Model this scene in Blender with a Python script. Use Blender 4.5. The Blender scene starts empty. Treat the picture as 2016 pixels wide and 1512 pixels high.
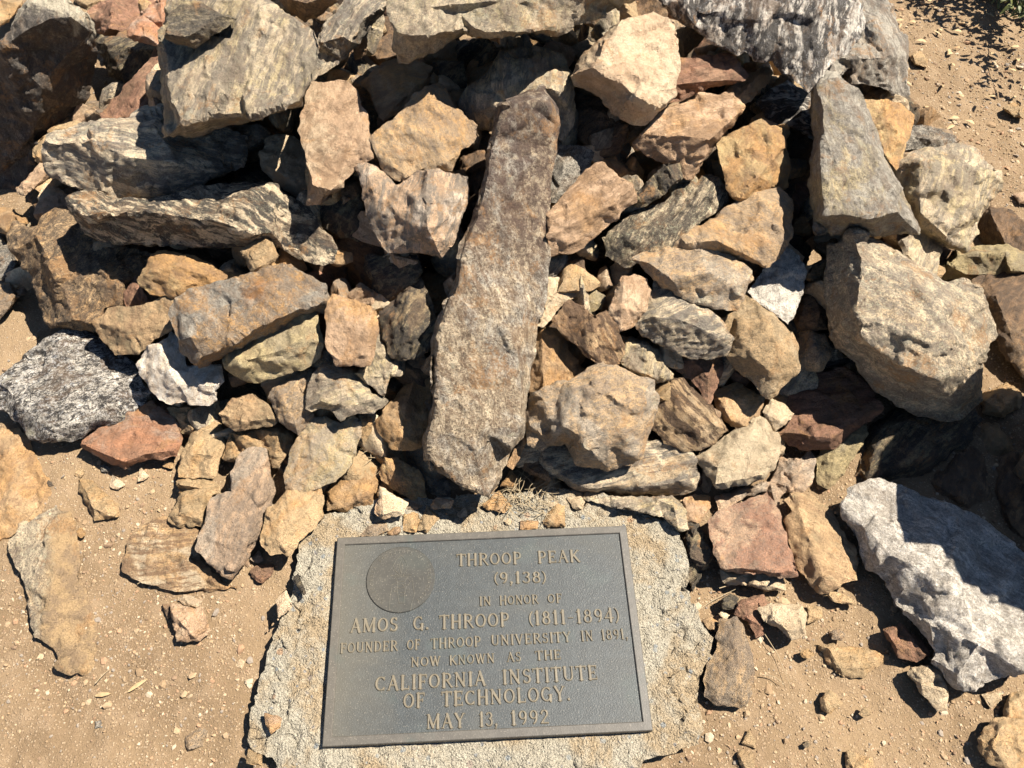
import bpy, math, random
import numpy as np
from mathutils import Matrix, Vector
from mathutils.geometry import delaunay_2d_cdt

SC = bpy.context.scene
COL = SC.collection
# ------------------------------------------------------------------ camera, sky, sun, exposure
F = 1630.0                                     # focal length in pixels of a 2016 wide frame
CM = np.array([[0.99890323, 0.03716479, -0.02847998],
               [-0.04667937, 0.83794564, -0.54375375],
               [0.00365618, 0.54448681, 0.83876144]])      # camera axes as columns
for _ in range(3):                              # orthonormal
    CM = 0.5 * (CM + np.linalg.inv(CM).T)
CP = np.array([0.32884, -0.28420, 1.63866])
cam = bpy.data.cameras.new('camera')
cam.sensor_width = 36.0
cam.lens = F / 2016 * 36
cam.clip_start, cam.clip_end = 0.05, 500
camo = bpy.data.objects.new('camera', cam); COL.objects.link(camo)
m4 = Matrix(CM.tolist()).to_4x4(); m4.translation = Vector(CP)
camo.matrix_world = m4
SC.camera = camo

SUN = np.array([0.50, 0.13, 0.86]); SUN /= np.linalg.norm(SUN)
sl = bpy.data.lights.new('sun', 'SUN'); sl.energy = 5.0; sl.angle = math.radians(0.5); sl.color = (1, 0.93, 0.82)
so = bpy.data.objects.new('sun', sl); COL.objects.link(so)
so.rotation_euler = Vector(-SUN).to_track_quat('-Z', 'Y').to_euler(); so.location = (3, 1, 5)
W = bpy.data.worlds.new('World'); SC.world = W; W.use_nodes = True
wn = W.node_tree.nodes; wl = W.node_tree.links
sky = wn.new('ShaderNodeTexSky'); sky.sky_type = 'NISHITA'; sky.sun_disc = False
sky.sun_elevation = math.asin(SUN[2]); sky.sun_rotation = math.atan2(SUN[0], SUN[1]); sky.altitude = 2700
wl.new(sky.outputs[0], wn['Background'].inputs[0]); wn['Background'].inputs[1].default_value = 0.05
vs = SC.view_settings; vs.view_transform = 'Standard'; vs.look = 'None'; vs.gamma = 1; vs.use_curve_mapping = False
vs.exposure = 1.22
SC.cycles.max_bounces = 4; SC.cycles.diffuse_bounces = 1; SC.cycles.glossy_bounces = 2

# ------------------------------------------------------------------ numpy noise
def _h(i, j, k, s):
    n = (i * 374761393 + j * 668265263 + k * 2147483647 + s * 1274126177) & 0xFFFFFFFF
    n = ((n ^ (n >> 13)) * 1274126177) & 0xFFFFFFFF
    return ((n ^ (n >> 16)) & 0xFFFF) / 32767.5 - 1.0
def noise(p, s=0):
    f = np.floor(p); i = f.astype(np.int64); t = p - f; t = t * t * (3 - 2 * t)
    x, y, z = i.T; u, v, w = t.T
    def L(a, b, q): return a + (b - a) * q
    c = [[[_h(x + a, y + b, z + d, s) for d in (0, 1)] for b in (0, 1)] for a in (0, 1)]
    return L(L(L(c[0][0][0], c[1][0][0], u), L(c[0][1][0], c[1][1][0], u), v),
             L(L(c[0][0][1], c[1][0][1], u), L(c[0][1][1], c[1][1][1], u), v), w)
def fbm(p, o, s=0):
    r = 0; a = 1.0
    for k in range(o):
        r = r + a * noise(p * 2 ** k + 17.3 * k, s + k); a *= .5
    return r
def chips(p, s=0):
    """planar chips: every cell of a jittered grid is its own little tilted plane"""
    f = np.floor(p).astype(np.int64); best = np.full(len(p), 9.0); out = np.zeros(len(p))
    for a in (-1, 0, 1):
        for b in (-1, 0, 1):
            for c in (-1, 0, 1):
                g = f + (a, b, c); x, y, z = g.T
                q = g + .5 + .45 * np.stack([_h(x, y, z, s + 1), _h(x, y, z, s + 2), _h(x, y, z, s + 3)], 1)
                d = p - q; dd = (d * d).sum(1)
                t = np.stack([_h(x, y, z, s + 4), _h(x, y, z, s + 5), _h(x, y, z, s + 6)], 1)
                val = (d * t).sum(1) + .35 * _h(x, y, z, s + 7)
                m = dd < best; best = np.where(m, dd, best); out = np.where(m, val, out)
    return out

# ------------------------------------------------------------------ the shape of the place
GZ = -0.055
def mound(x, y):
    u = (x - .40) / 1.42; v = (y - 1.62) / 1.12
    r2 = np.clip(u * u + v * v, 0, 1)
    return .46 * (1 - r2) ** .85
def H(x, y): return GZ + mound(x, y)
def ray(px, py):
    d = np.stack([(np.asarray(px, float) - 1008) / F, -(np.asarray(py, float) - 756) / F, -np.ones(np.shape(px))], -1)
    return d @ CM.T
def hit_H(px, py, lift):
    d = ray(px, py); t = .6
    while t < 6:
        q = CP + d * t
        hz = H(q[0], q[1])
        if -.13 < q[0] < .74 and q[1] < .50: hz = max(hz, -.017)      # the concrete
        if q[2] < hz + lift: break
        t += .004
    return CP + d * t

# ------------------------------------------------------------------ object helpers
def tag(o, label=None, cat=None, group=None, kind=None):
    if label: o['label'] = label
    if cat: o['category'] = cat
    if group: o['group'] = group
    if kind: o['kind'] = kind
    return o
def mesh_obj(name, V, T, mat, parent=None, smooth=True, link=True, crisp=None):
    me = bpy.data.meshes.new(name)
    V = np.asarray(V, np.float32); T = np.asarray(T, np.int32)
    me.vertices.add(len(V)); me.vertices.foreach_set('co', V.ravel())
    n = T.shape[1]
    me.loops.add(T.size); me.loops.foreach_set('vertex_index', T.ravel())
    me.polygons.add(len(T)); me.polygons.foreach_set('loop_start', np.arange(0, T.size, n, dtype=np.int32))
    me.update(calc_edges=True); me.validate()
    me.polygons.foreach_set('use_smooth', np.full(len(me.polygons), smooth))
    if crisp: me.set_sharp_from_angle(angle=math.radians(crisp))
    me.materials.append(mat)
    o = bpy.data.objects.new(name, me)
    if link: COL.objects.link(o)
    if parent: o.parent = parent
    return o
def empty(name, loc=(0, 0, 0)):
    o = bpy.data.objects.new(name, None); COL.objects.link(o); o.location = loc; o.empty_display_size = .05
    return o
def vnormals(V, T):
    a, b, c = V[T[:, 0]], V[T[:, 1]], V[T[:, 2]]
    fn = np.cross(b - a, c - a); N = np.zeros_like(V)
    for k in range(3):
        for d in range(3): N[:, d] += np.bincount(T[:, k], fn[:, d], len(V))
    return N / np.maximum(np.linalg.norm(N, axis=1, keepdims=True), 1e-12)
def lap(V, T, it, lam=.5):
    e = np.concatenate([T[:, [0, 1]], T[:, [1, 2]], T[:, [2, 0]]]); e = np.concatenate([e, e[:, ::-1]])
    cnt = np.maximum(np.bincount(e[:, 0], minlength=len(V)), 1)[:, None]
    for _ in range(it):
        S = np.stack([np.bincount(e[:, 0], V[e[:, 1], d], len(V)) for d in range(3)], 1)
        V = V + lam * (S / cnt - V)
    return V

# ------------------------------------------------------------------ materials
def mat_new(name):
    m = bpy.data.materials.new(name); m.use_nodes = True
    return m, m.node_tree.nodes, m.node_tree.links, m.node_tree.nodes['Principled BSDF']
class G:
    def __init__(s, m): s.n = m.node_tree.nodes; s.l = m.node_tree.links
    def put(s, inp, v):
        if hasattr(v, 'links'): s.l.new(v, inp)
        elif v is not None: inp.default_value = (*v, 1) if isinstance(v, tuple) and len(v) == 3 and inp.type == 'RGBA' else v
    def noise(s, vec, scale, det=4, rough=.55, dist=0):
        n = s.n.new('ShaderNodeTexNoise'); s.put(n.inputs['Vector'], vec)
        n.inputs['Scale'].default_value = scale; n.inputs['Detail'].default_value = det
        n.inputs['Roughness'].default_value = rough; n.inputs['Distortion'].default_value = dist
        return n.outputs['Fac']
    def vor(s, vec, scale, feat='F1', out='Distance', rnd=1):
        n = s.n.new('ShaderNodeTexVoronoi'); n.feature = feat; s.put(n.inputs['Vector'], vec)
        n.inputs['Scale'].default_value = scale; n.inputs['Randomness'].default_value = rnd
        return n.outputs[out]
    def ramp(s, fac, lo, hi):
        n = s.n.new('ShaderNodeMapRange'); n.interpolation_type = 'SMOOTHSTEP'; s.put(n.inputs[0], fac)
        n.inputs[1].default_value = lo; n.inputs[2].default_value = hi
        return n.outputs[0]
    def math(s, op, a, b=None, clamp=False):
        n = s.n.new('ShaderNodeMath'); n.operation = op; n.use_clamp = clamp; s.put(n.inputs[0], a)
        if b is not None: s.put(n.inputs[1], b)
        return n.outputs[0]
    def vmath(s, op, a, b):
        n = s.n.new('ShaderNodeVectorMath'); n.operation = op; s.put(n.inputs[0], a); s.put(n.inputs[1], b)
        return n.outputs[0]
    def mix(s, f, a, b, mode='MIX'):
        n = s.n.new('ShaderNodeMix'); n.data_type = 'RGBA'; n.blend_type = mode
        s.put(n.inputs[0], f); s.put(n.inputs[6], a); s.put(n.inputs[7], b); return n.outputs[2]
    def bump(s, h, strength, dist, normal=None):
        n = s.n.new('ShaderNodeBump'); s.put(n.inputs['Height'], h); n.inputs['Strength'].default_value = strength
        n.inputs['Distance'].default_value = dist
        if normal is not None: s.l.new(normal, n.inputs['Normal'])
        return n.outputs[0]

PAL = dict(tan=(.60, .405, .22), or_=(.60, .345, .14), cream=(.76, .60, .40), grey=(.25, .215, .175), dk=(.058, .050, .044),
           brown=(.33, .205, .115), red=(.42, .225, .14), pink=(.64, .43, .27), white=(.80, .72, .61), olive=(.36, .285, .165),
           yellow=(.64, .50, .26), lgrey=(.53, .475, .385), redor=(.60, .29, .155), dbr=(.12, .074, .046))
# kind: light colour, dark mineral, stain colour, band amount, band length/width, mineral speckle amount, stain amount, lamination bump
K = dict(
 tan=('tan', 'olive', 'or_', .25, 5, .35, .6), tanor=('tan', 'brown', 'or_', .2, 4, .3, .8), tanor2=('tan', 'grey', 'or_', .25, 4, .45, .7),
 orange=('or_', 'brown', 'yellow', .3, 4, .35, .6), orange2=('pink', 'brown', 'or_', .15, 4, .25, .75), cream=('cream', 'tan', 'tan', .2, 4, .22, .3),
 peach=('cream', 'pink', 'pink', .15, 3, .2, .7), peachcream=('cream', 'olive', 'pink', .1, 3, .3, .35), pink=('pink', 'brown', 'cream', .15, 4, .3, .5),
 pinktan=('pink', 'brown', 'or_', .5, 10, .2, .5), pinkgrey=('pink', 'grey', 'lgrey', .3, 6, .5, .5), red=('red', 'dbr', 'pink', .35, 6, .35, .35),
 redor=('redor', 'red', 'lgrey', .4, 6, .4, .6), redbrown=('red', 'dbr', 'or_', .35, 8, .35, .35), redgrey=('red', 'grey', 'pink', .1, 3, .5, .7),
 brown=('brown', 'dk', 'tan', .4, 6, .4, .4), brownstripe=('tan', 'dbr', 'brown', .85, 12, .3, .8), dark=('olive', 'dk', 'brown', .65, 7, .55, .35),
 olive=('olive', 'dk', 'tan', .35, 9, .4, .35), olive2=('yellow', 'olive', 'grey', .3, 4, .55, .6), yellow=('cream', 'grey', 'yellow', .55, 9, .35, .65),
 standing=('tan', 'dbr', 'lgrey', .45, 2.2, .95, .8), gneiss=('lgrey', 'grey', 'cream', .7, 9, .5, .4), gneiss2=('cream', 'grey', 'olive', .75, 8, .5, .4),
 gneissdark=('white', 'dk', 'brown', .85, 10, .5, .3), gneissbig=('white', 'dk', 'brown', .95, 11, .55, .35), gneisspink=('pink', 'grey', 'white', .65, 7, .5, .5),
 gneisslight=('white', 'dk', 'tan', .8, 7, .3, .2), granite=('lgrey', 'dk', 'tan', .25, 3, .85, .3), granite2=('white', 'grey', 'lgrey', .35, 4, .65, .45),
 bwspeck=('white', 'dk', 'lgrey', .35, 4, 1.0, .5), whitegrey=('white', 'grey', 'lgrey', .4, 5, .8, .4), lightgrey=('white', 'lgrey', 'lgrey', .25, 5, .8, .3),
 greybig=('cream', 'grey', 'tan', .45, 4, .75, .55), grain=('tan', 'olive', 'cream', .1, 3, .8, .5), creamgrey=('cream', 'grey', 'yellow', .3, 3, .6, .6),
 greystripe=('lgrey', 'grey', 'or_', .75, 10, .5, .3), greygreen=('lgrey', 'grey', 'yellow', .3, 5, .7, .6), greybrown=('tan', 'dk', 'or_', .45, 4, .8, .6),
 mottled=('lgrey', 'grey', 'or_', .45, 4, .6, .95), mottled2=('tan', 'grey', 'lgrey', .4, 4, .6, .6), banded=('cream', 'grey', 'tan', .8, 12, .4, .6),
 banded2=('cream', 'brown', 'or_', .85, 14, .3, .7), tanstripe=('tan', 'dbr', 'cream', .75, 10, .3, .4), greytan=('tan', 'grey', 'brown', .4, 4, .55, .6),
 greytan2=('tan', 'lgrey', 'yellow', .25, 4, .5, .7), tanbrown=('tan', 'brown', 'olive', .3, 6, .2, .7), white=('white', 'tan', 'cream', .25, 5, .2, .3),
 halforange=('cream', 'grey', 'or_', .25, 4, .9, .35))
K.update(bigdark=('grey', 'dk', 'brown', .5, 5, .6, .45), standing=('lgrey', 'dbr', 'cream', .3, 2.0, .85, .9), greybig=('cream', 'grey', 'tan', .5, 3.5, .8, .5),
         gneissbig=('white', 'dk', 'brown', .97, 12, .45, .35), whitegrey=('cream', 'dk', 'olive', .6, 7, .7, .6), gneiss=('cream', 'grey', 'lgrey', .75, 10, .5, .5),
         gneissdark=('cream', 'dk', 'brown', .93, 10, .5, .4))
# how far the dark bands spread (0 = half), how strongly the foliation is folded, amount of coarse dark blotches
KX = dict(olive=(.03, .03, .5), gneissbig=(.02, .03, .3), gneissdark=(.01, .06, .2), gneisslight=(-.01, .13, 0), bwspeck=(0, .05, .95), granite2=(0, .05, .55), whitegrey=(0, .03, .35),
          standing=(.0, .05, .45), greybig=(0, .05, .5), bigdark=(.03, .05, .5), gneiss=(0, .04, .2), greybrown=(.02, .05, .5), mottled=(0, .04, .5), mottled2=(0, .04, .45), creamgrey=(0, .03, .4),
          granite=(0, .04, .5), tanor2=(0, .04, .35), greygreen=(0, .04, .3), greytan=(0, .03, .4), dark=(.02, .04, .4), olive2=(0, .03, .35), gneiss2=(0, .05, .3))
K.update(olive=('olive', 'dk', 'grey', .5, 9, .5, .5), greygreen=('lgrey', 'grey', 'yellow', .45, 5, .7, .75))
MATS = {}
def rock_mat(kind):
    if kind in MATS: return MATS[kind]
    a, b, c, band, ratio, speck, stain = K[kind]
    A, B, C_ = PAL[a], PAL[b], PAL[c]; cover, foldk, blot = KX.get(kind, (0, .035, .15))
    m, n, l, bs = mat_new('rock_' + kind); g = G(m)
    tc = n.new('ShaderNodeTexCoord'); oi = n.new('ShaderNodeObjectInfo')
    at = n.new('ShaderNodeAttribute'); at.attribute_type = 'OBJECT'; at.attribute_name = 'grain'
    off = g.vmath('SCALE', (23.0, 37.0, 11.0), (0, 0, 0)).node; g.l.new(oi.outputs['Random'], off.inputs['Scale'])
    rot = n.new('ShaderNodeVectorRotate'); rot.rotation_type = 'Z_AXIS'; rot.invert = True
    l.new(tc.outputs['Object'], rot.inputs['Vector']); l.new(at.outputs['Fac'], rot.inputs['Angle'])
    P0 = rot.outputs[0]
    P = g.vmath('ADD', P0, off.outputs[0])
    # gentle folding of the foliation
    wv = n.new('ShaderNodeTexNoise'); l.new(P, wv.inputs['Vector']); wv.inputs['Scale'].default_value = 7; wv.inputs['Detail'].default_value = 2
    fold = g.vmath('SCALE', g.vmath('SUBTRACT', wv.outputs['Color'], (.5, .5, .5)), (0, 0, 0)).node
    fold.inputs['Scale'].default_value = foldk
    Pf = g.vmath('ADD', P, fold.outputs[0])
    Ps = g.vmath('MULTIPLY', Pf, (1.0 / ratio * 1.4, 1.0, .85))
    b1 = g.noise(Ps, 36, 8, .72); b2 = g.noise(Ps, 95, 5, .65)
    bandf = g.math('ADD', g.math('MULTIPLY', b1, .62), g.math('MULTIPLY', b2, .38))
    bandm = g.ramp(bandf, .545 - cover, .475 - cover) if cover < 0 else g.ramp(bandf, .46 - cover, .535 - cover)
    sp1 = g.noise(Pf, 190, 4, .75); sp2 = g.noise(Pf, 560, 2, .6)
    mid = g.noise(P, 42, 7, .72)
    spf = g.math('ADD', g.math('ADD', g.math('MULTIPLY', sp1, .45), g.math('MULTIPLY', sp2, .3)), g.math('MULTIPLY', mid, .25))
    spm = g.ramp(spf, .50, .545)
    big = g.noise(P, 9, 7, .68, .6)
    stm = g.ramp(big, .56 - .16 * stain, .66 - .12 * stain)
    col = g.mix(g.math('MULTIPLY', stm, min(1, stain * 1.1)), A, C_)
    tone = g.noise(P, 20, 8, .7)
    v = n.new('ShaderNodeHueSaturation'); l.new(col, v.inputs['Color'])
    l.new(g.math('ADD', g.math('ADD', g.math('MULTIPLY', tone, 1.3), g.math('MULTIPLY', sp1, 1.1)), -.17), v.inputs['Value'])
    col = v.outputs[0]
    col = g.mix(g.math('MULTIPLY', bandm, min(.95, band * 1.35)), col, B)
    darker = tuple(.55 * q for q in B)
    col = g.mix(g.math('MULTIPLY', spm, speck * .85), col, darker)
    bl = g.math('MULTIPLY', g.ramp(g.noise(g.vmath('MULTIPLY', Pf, (.5, 1.0, .8)), 85, 5, .7, 1.3), .50, .55), blot)
    col = g.mix(bl, col, B)
    pat = g.math('MULTIPLY', g.ramp(g.noise(g.vmath('MULTIPLY', Pf, (.45, 1.0, .8)), 19, 8, .72, .8), .50, .60), .62 if kind not in ('cream', 'peach', 'white', 'peachcream', 'granite2', 'lightgrey') else .25)
    col = g.mix(pat, col, tuple((p * .6 + q * .4) for p, q in zip(B, PAL['brown'])))
    lt = g.ramp(spf, .47, .42)
    col = g.mix(g.math('MULTIPLY', lt, speck * .55), col, tuple(min(.8, q * 1.35) for q in A))
    # rusty veins and cracks with a line shape of their own
    cr = g.vor(g.vmath('ADD', P, g.vmath('MULTIPLY', fold.outputs[0], (1.5, 1.5, 1.5))), 11, 'DISTANCE_TO_EDGE')
    crm = g.math('MULTIPLY', g.ramp(cr, .009, .0), g.ramp(g.noise(P, 8, 2), .56, .66))
    col = g.mix(g.math('MULTIPLY', crm, .2), col, tuple(.4 * q for q in PAL['dbr']))
    if kind in ('standing', 'creamgrey', 'greybig', 'greygreen', 'yellow', 'bwspeck', 'mottled2', 'gneiss'):
        li = g.math('MULTIPLY', g.ramp(g.noise(P, 14, 6, .7), .60, .66), g.ramp(sp1, .35, .55))
        col = g.mix(g.math('MULTIPLY', li, .65), col, (.55, .50, .36))
    if kind == 'standing':          # brown black patina on the upper half, greyer and paler below
        sx = n.new('ShaderNodeSeparateXYZ'); l.new(tc.outputs['Object'], sx.inputs[0])
        e = g.math('ADD', sx.outputs[1], g.math('MULTIPLY', g.math('SUBTRACT', big, .5), 1.1))
        col = g.mix(g.math('MULTIPLY', g.ramp(e, .0, .2), g.math('ADD', g.math('MULTIPLY', g.ramp(mid, .42, .56), .5), .22)), col, (.095, .058, .048))
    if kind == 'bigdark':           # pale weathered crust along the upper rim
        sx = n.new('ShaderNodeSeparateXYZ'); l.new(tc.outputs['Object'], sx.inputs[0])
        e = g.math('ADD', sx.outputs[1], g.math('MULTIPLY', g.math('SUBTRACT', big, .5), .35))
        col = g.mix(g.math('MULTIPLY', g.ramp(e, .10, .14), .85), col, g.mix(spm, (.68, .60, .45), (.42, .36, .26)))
    if kind == 'greygreen':         # the pale quartz tip
        sx = n.new('ShaderNodeSeparateXYZ'); l.new(tc.outputs['Object'], sx.inputs[0])
        e = g.math('ADD', sx.outputs[1], g.math('MULTIPLY', g.math('SUBTRACT', mid, .5), .06))
        col = g.mix(g.ramp(e, .150, .158), col, (.74, .66, .52))
    if kind == 'halforange':
        sx = n.new('ShaderNodeSeparateXYZ'); l.new(tc.outputs['Object'], sx.inputs[0])
        e = g.math('ADD', sx.outputs[0], g.math('MULTIPLY', g.math('SUBTRACT', mid, .5), .06))
        e = g.math('ADD', e, g.math('MULTIPLY', sx.outputs[1], .18))
        col = g.mix(g.ramp(e, -.03, .008), col, g.mix(g.ramp(tone, .4, .6), (.56, .38, .20), (.36, .25, .15)))
    if kind == 'mottled':
        sx = n.new('ShaderNodeVectorMath'); sx.operation = 'DISTANCE'; l.new(tc.outputs['Object'], sx.inputs[0]); sx.inputs[1].default_value = (.055, .025, .03)
        col = g.mix(g.math('MULTIPLY', g.ramp(g.math('ADD', sx.outputs[1], g.math('MULTIPLY', mid, .08)), .095, .055), .85), col, (.50, .22, .06))
    # rust bloom with an outline of its own
    if kind not in ('white', 'bwspeck', 'granite2', 'lightgrey'):
        rb = g.math('MULTIPLY', g.ramp(g.noise(g.vmath('ADD', P, (3.1, 1.7, .4)), 13, 8, .72, .5), .54, .64), g.ramp(sp1, .30, .60))
        col = g.mix(g.math('MULTIPLY', rb, .62), col, (.50, .27, .11))
    # dust in the object's own hue
    tint = n.new('ShaderNodeHueSaturation'); l.new(col, tint.inputs['Color'])
    l.new(g.math('ADD', g.math('MULTIPLY', oi.outputs['Random'], .34), .83), tint.inputs['Value'])
    l.new(tint.outputs[0], bs.inputs['Base Color'])
    bs.inputs['Roughness'].default_value = .82
    l.new(g.math('SUBTRACT', .92, g.math('MULTIPLY', spm, .25)), bs.inputs['Roughness'])
    bs.inputs['Specular IOR Level'].default_value = .35
    hh = g.math('ADD', g.math('MULTIPLY', b2, .7 * band + .2), g.math('MULTIPLY', mid, .9))
    hh = g.math('SUBTRACT', hh, g.math('MULTIPLY', crm, .5))
    n1 = g.bump(hh, 1, .021)
    n2 = g.bump(g.math('ADD', sp1, g.math('MULTIPLY', sp2, .5)), 1, .0060, n1)
    l.new(n2, bs.inputs['Normal'])
    MATS[kind] = m
    return m

# ------------------------------------------------------------------ rocks
UP = np.array([0, 0, 1.0])
def parse(s, ox, oy, dh):
    out = []
    for t in s.split():
        q = [float(v) for v in t.split(',')]
        out.append((ox + q[0] / 3, oy + q[1] / 3, (q[2] if len(q) > 2 else dh) / 100))
    return out
def build_rock(idx, name, tile, kind, grain, lift, oh, label, outline, crease, tilt, cell=None, thick=None, flat_z=None, mat=None, amp=1.0, group=None, cat=None, nrm=None, at=None):
    rng = np.random.RandomState(idx + 11)
    lift = lift if lift <= 6 else 6 + (lift - 6) * .6
    ox, oy = TILES[tile]
    O = np.array(parse(outline, ox, oy, oh)); n0 = len(O)
    ar = .5 * np.sum(O[:, 0] * np.roll(O[:, 1], -1) - np.roll(O[:, 0], -1) * O[:, 1])
    if ar < 0: O = O[::-1].copy()
    O[:, 2] = np.where(O[:, 2] < 0, O[:, 2] * .7, O[:, 2]); A = abs(ar); cx, cy = O[:, 0].mean(), O[:, 1].mean(); spx = math.sqrt(A)
    if at is None and flat_z is None: O[:, :2] = (cx, cy) + (O[:, :2] - (cx, cy)) * (1 + min(.06, 5.5 / spx))
    c = hit_H(cx, cy, lift / 100) if flat_z is None else None
    if flat_z is not None:
        d = ray(cx, cy); c = CP + d * (flat_z - CP[2]) / d[2]
    if at is not None:
        d = ray(cx, cy); c = CP + d * ((np.array(at) - CP) @ np.array(nrm)) / (d @ np.array(nrm))
    cam_d = (CP - c); dist = np.linalg.norm(cam_d); cam_d /= dist
    e = .03
    ms = np.array([-(mound(c[0] + e, c[1]) - mound(c[0] - e, c[1])) / (2 * e), -(mound(c[0], c[1] + e) - mound(c[0], c[1] - e)) / (2 * e), 1.0])
    ms /= np.linalg.norm(ms)
    n = (UP + .35 * cam_d + .8 * ms) if nrm is None else np.array(nrm, float)
    if mound(c[0], c[1]) < .02 and nrm is None: n = UP + .05 * cam_d
    n /= np.linalg.norm(n)
    size = spx / F * (np.dot(c - CP, -CM[:, 2]))            # metres
    # densify: outline points, interior points with heights
    polys = [parse(s.replace(';', ' '), ox, oy, 20) for s in crease.split('|') if s.strip()] if crease else []
    cv = [tuple(p[:2]) for p in O]; ch = [p[2] for p in O]
    ce = [(i, (i + 1) % n0) for i in range(n0)]
    for P in polys:
        for k, p in enumerate(P):
            cv.append(p[:2]); ch.append(p[2])
            if k: ce.append((len(cv) - 2, len(cv) - 1))
    if not polys:
        k0 = max(3, min(6, n0 // 2 + 1)); st = rng.uniform(0, 1)
        for k in range(k0):
            t = (k + st + rng.uniform(-.2, .2)) / k0 * n0; i = int(t) % n0; f = t - int(t)
            q = O[i, :2] * (1 - f) + O[(i + 1) % n0, :2] * f; s = rng.uniform(.55, .86)
            cv.append((cx + (q[0] - cx) * s, cy + (q[1] - cy) * s)); ch.append(oh / 100 + rng.uniform(.15, .33))
    def cdt(cv, ce):
        r = delaunay_2d_cdt([Vector(((x - cx) / spx, (y - cy) / spx)) for x, y in cv], ce, [list(range(n0))], 1, 1e-6)
        return r
    r = cdt(cv, ce)
    RV = np.array([tuple(v) for v in r[0]]); hs = np.zeros(len(RV))
    for k, orig in enumerate(r[3]):
        hs[k] = ch[orig[0]] if len(orig) else oh / 100
    for k, orig in enumerate(r[3]):
        if not len(orig):
            d = np.linalg.norm(RV - RV[k], axis=1); d[k] = 9; d[[q for q, o_ in enumerate(r[3]) if not len(o_)]] = 9
            w = 1 / (d + 1e-3) ** 3; hs[k] = (w * hs).sum() / w.sum()
    RT = np.array([list(f) for f in r[2] if len(f) == 3])
    # fine points
    if cell is None: cell = min(.0050, max(.0024, size / 30))
    cu = cell / size
    bd = []
    for i in range(n0):
        a, b_ = O[i], O[(i + 1) % n0]; L = np.hypot(*(b_[:2] - a[:2])) / spx; k = max(1, int(round(L / cu)))
        for j in range(k): bd.append(a + (b_ - a) * j / k)
    bd = np.array(bd); B2 = np.stack([(bd[:, 0] - cx) / spx, (bd[:, 1] - cy) / spx], 1); nb = len(B2)
    # rough outline: small breaks so that the silhouette is not a clean polygon
    bn = np.stack([np.roll(B2[:, 1], -1) - np.roll(B2[:, 1], 1), -(np.roll(B2[:, 0], -1) - np.roll(B2[:, 0], 1))], 1)
    bn /= np.maximum(np.linalg.norm(bn, axis=1, keepdims=True), 1e-9)
    q3 = np.concatenate([B2 * size * 28, np.full((nb, 1), idx * 3.7)], 1)
    B2 = B2 + bn * (fbm(q3, 3, idx) * .0024 / size)[:, None]
    lo, hi = B2.min(0), B2.max(0)
    gx = np.arange(lo[0], hi[0], cu); gy = np.arange(lo[1], hi[1], cu * .87)
    GX, GY = np.meshgrid(gx, gy); GX = GX + (np.arange(len(gy)) % 2)[:, None] * cu / 2
    Q = np.stack([GX.ravel(), GY.ravel()], 1) + rng.uniform(-.12, .12, (GX.size, 2)) * cu
    a = B2; b_ = np.roll(B2, -1, 0); ins = np.zeros(len(Q), bool); dmin = np.full(len(Q), 9.0)
    for i in range(nb):
        y0, y1 = a[i, 1], b_[i, 1]
        cnd = (Q[:, 1] > y0) != (Q[:, 1] > y1)
        if y1 != y0: ins ^= cnd & (Q[:, 0] < (b_[i, 0] - a[i, 0]) * (Q[:, 1] - y0) / (y1 - y0) + a[i, 0])
        dmin = np.minimum(dmin, (Q[:, 0] - a[i, 0]) ** 2 + (Q[:, 1] - a[i, 1]) ** 2)
    # points right on the ridges between facets keep every edge crisp
    fn_ = {}
    for t in RT:
        p3 = [np.array([*RV[q], hs[q]]) for q in t]; nn_ = np.cross(p3[1] - p3[0], p3[2] - p3[0]); nn_ /= max(np.linalg.norm(nn_), 1e-12)
        for q in range(3): fn_.setdefault(tuple(sorted((int(t[q]), int(t[(q + 1) % 3])))), []).append(nn_)
    es = sorted((abs(float(v[0] @ v[1])), k_) for k_, v in fn_.items() if len(v) == 2 and abs(float(v[0] @ v[1])) < .975)
    E_ = [RV[q] for q in range(len(RV))]; CE = []
    for _, (i, j) in es:
        L = np.linalg.norm(RV[j] - RV[i]); k = max(1, int(round(L / cu))); last = i
        for q in range(1, k):
            pt = RV[i] + (RV[j] - RV[i]) * q / k
            if ((np.array(E_) - pt) ** 2).sum(1).min() > (.62 * cu) ** 2:
                E_.append(pt)
                if last is not None: CE.append((last, len(E_) - 1))
                last = len(E_) - 1
            else: last = None
        if last is not None: CE.append((last, j))
    E_ = np.array(E_)
    Q = np.concatenate([E_, Q]); ne = len(E_); ok = np.ones(len(Q), bool)
    for e_ in E_: ok[ne:] &= ((Q[ne:] - e_) ** 2).sum(1) > (.6 * cu) ** 2
    Q = Q[ok]; isE = np.arange(len(Q)) < ne; ins = np.zeros(len(Q), bool); dmin = np.full(len(Q), 9.0)
    for i in range(nb):
        y0, y1 = a[i, 1], b_[i, 1]
        cnd = (Q[:, 1] > y0) != (Q[:, 1] > y1)
        if y1 != y0: ins ^= cnd & (Q[:, 0] < (b_[i, 0] - a[i, 0]) * (Q[:, 1] - y0) / (y1 - y0) + a[i, 0])
        dmin = np.minimum(dmin, (Q[:, 0] - a[i, 0]) ** 2 + (Q[:, 1] - a[i, 1]) ** 2)
    kp = ins & (dmin > (.45 * cu) ** 2); idm = np.cumsum(kp) - 1 + nb
    CE = [(int(idm[p]), int(idm[q])) for p, q in CE if kp[p] and kp[q]]; Q = Q[kp]
    r = delaunay_2d_cdt([Vector(v) for v in np.concatenate([B2, Q])], [(i, (i + 1) % nb) for i in range(nb)] + CE, [list(range(nb))], 1, 1e-7)
    V2 = np.array([tuple(v) for v in r[0]]); T = np.array([list(f) for f in r[2] if len(f) == 3])
    bi = [-1] * nb
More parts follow.
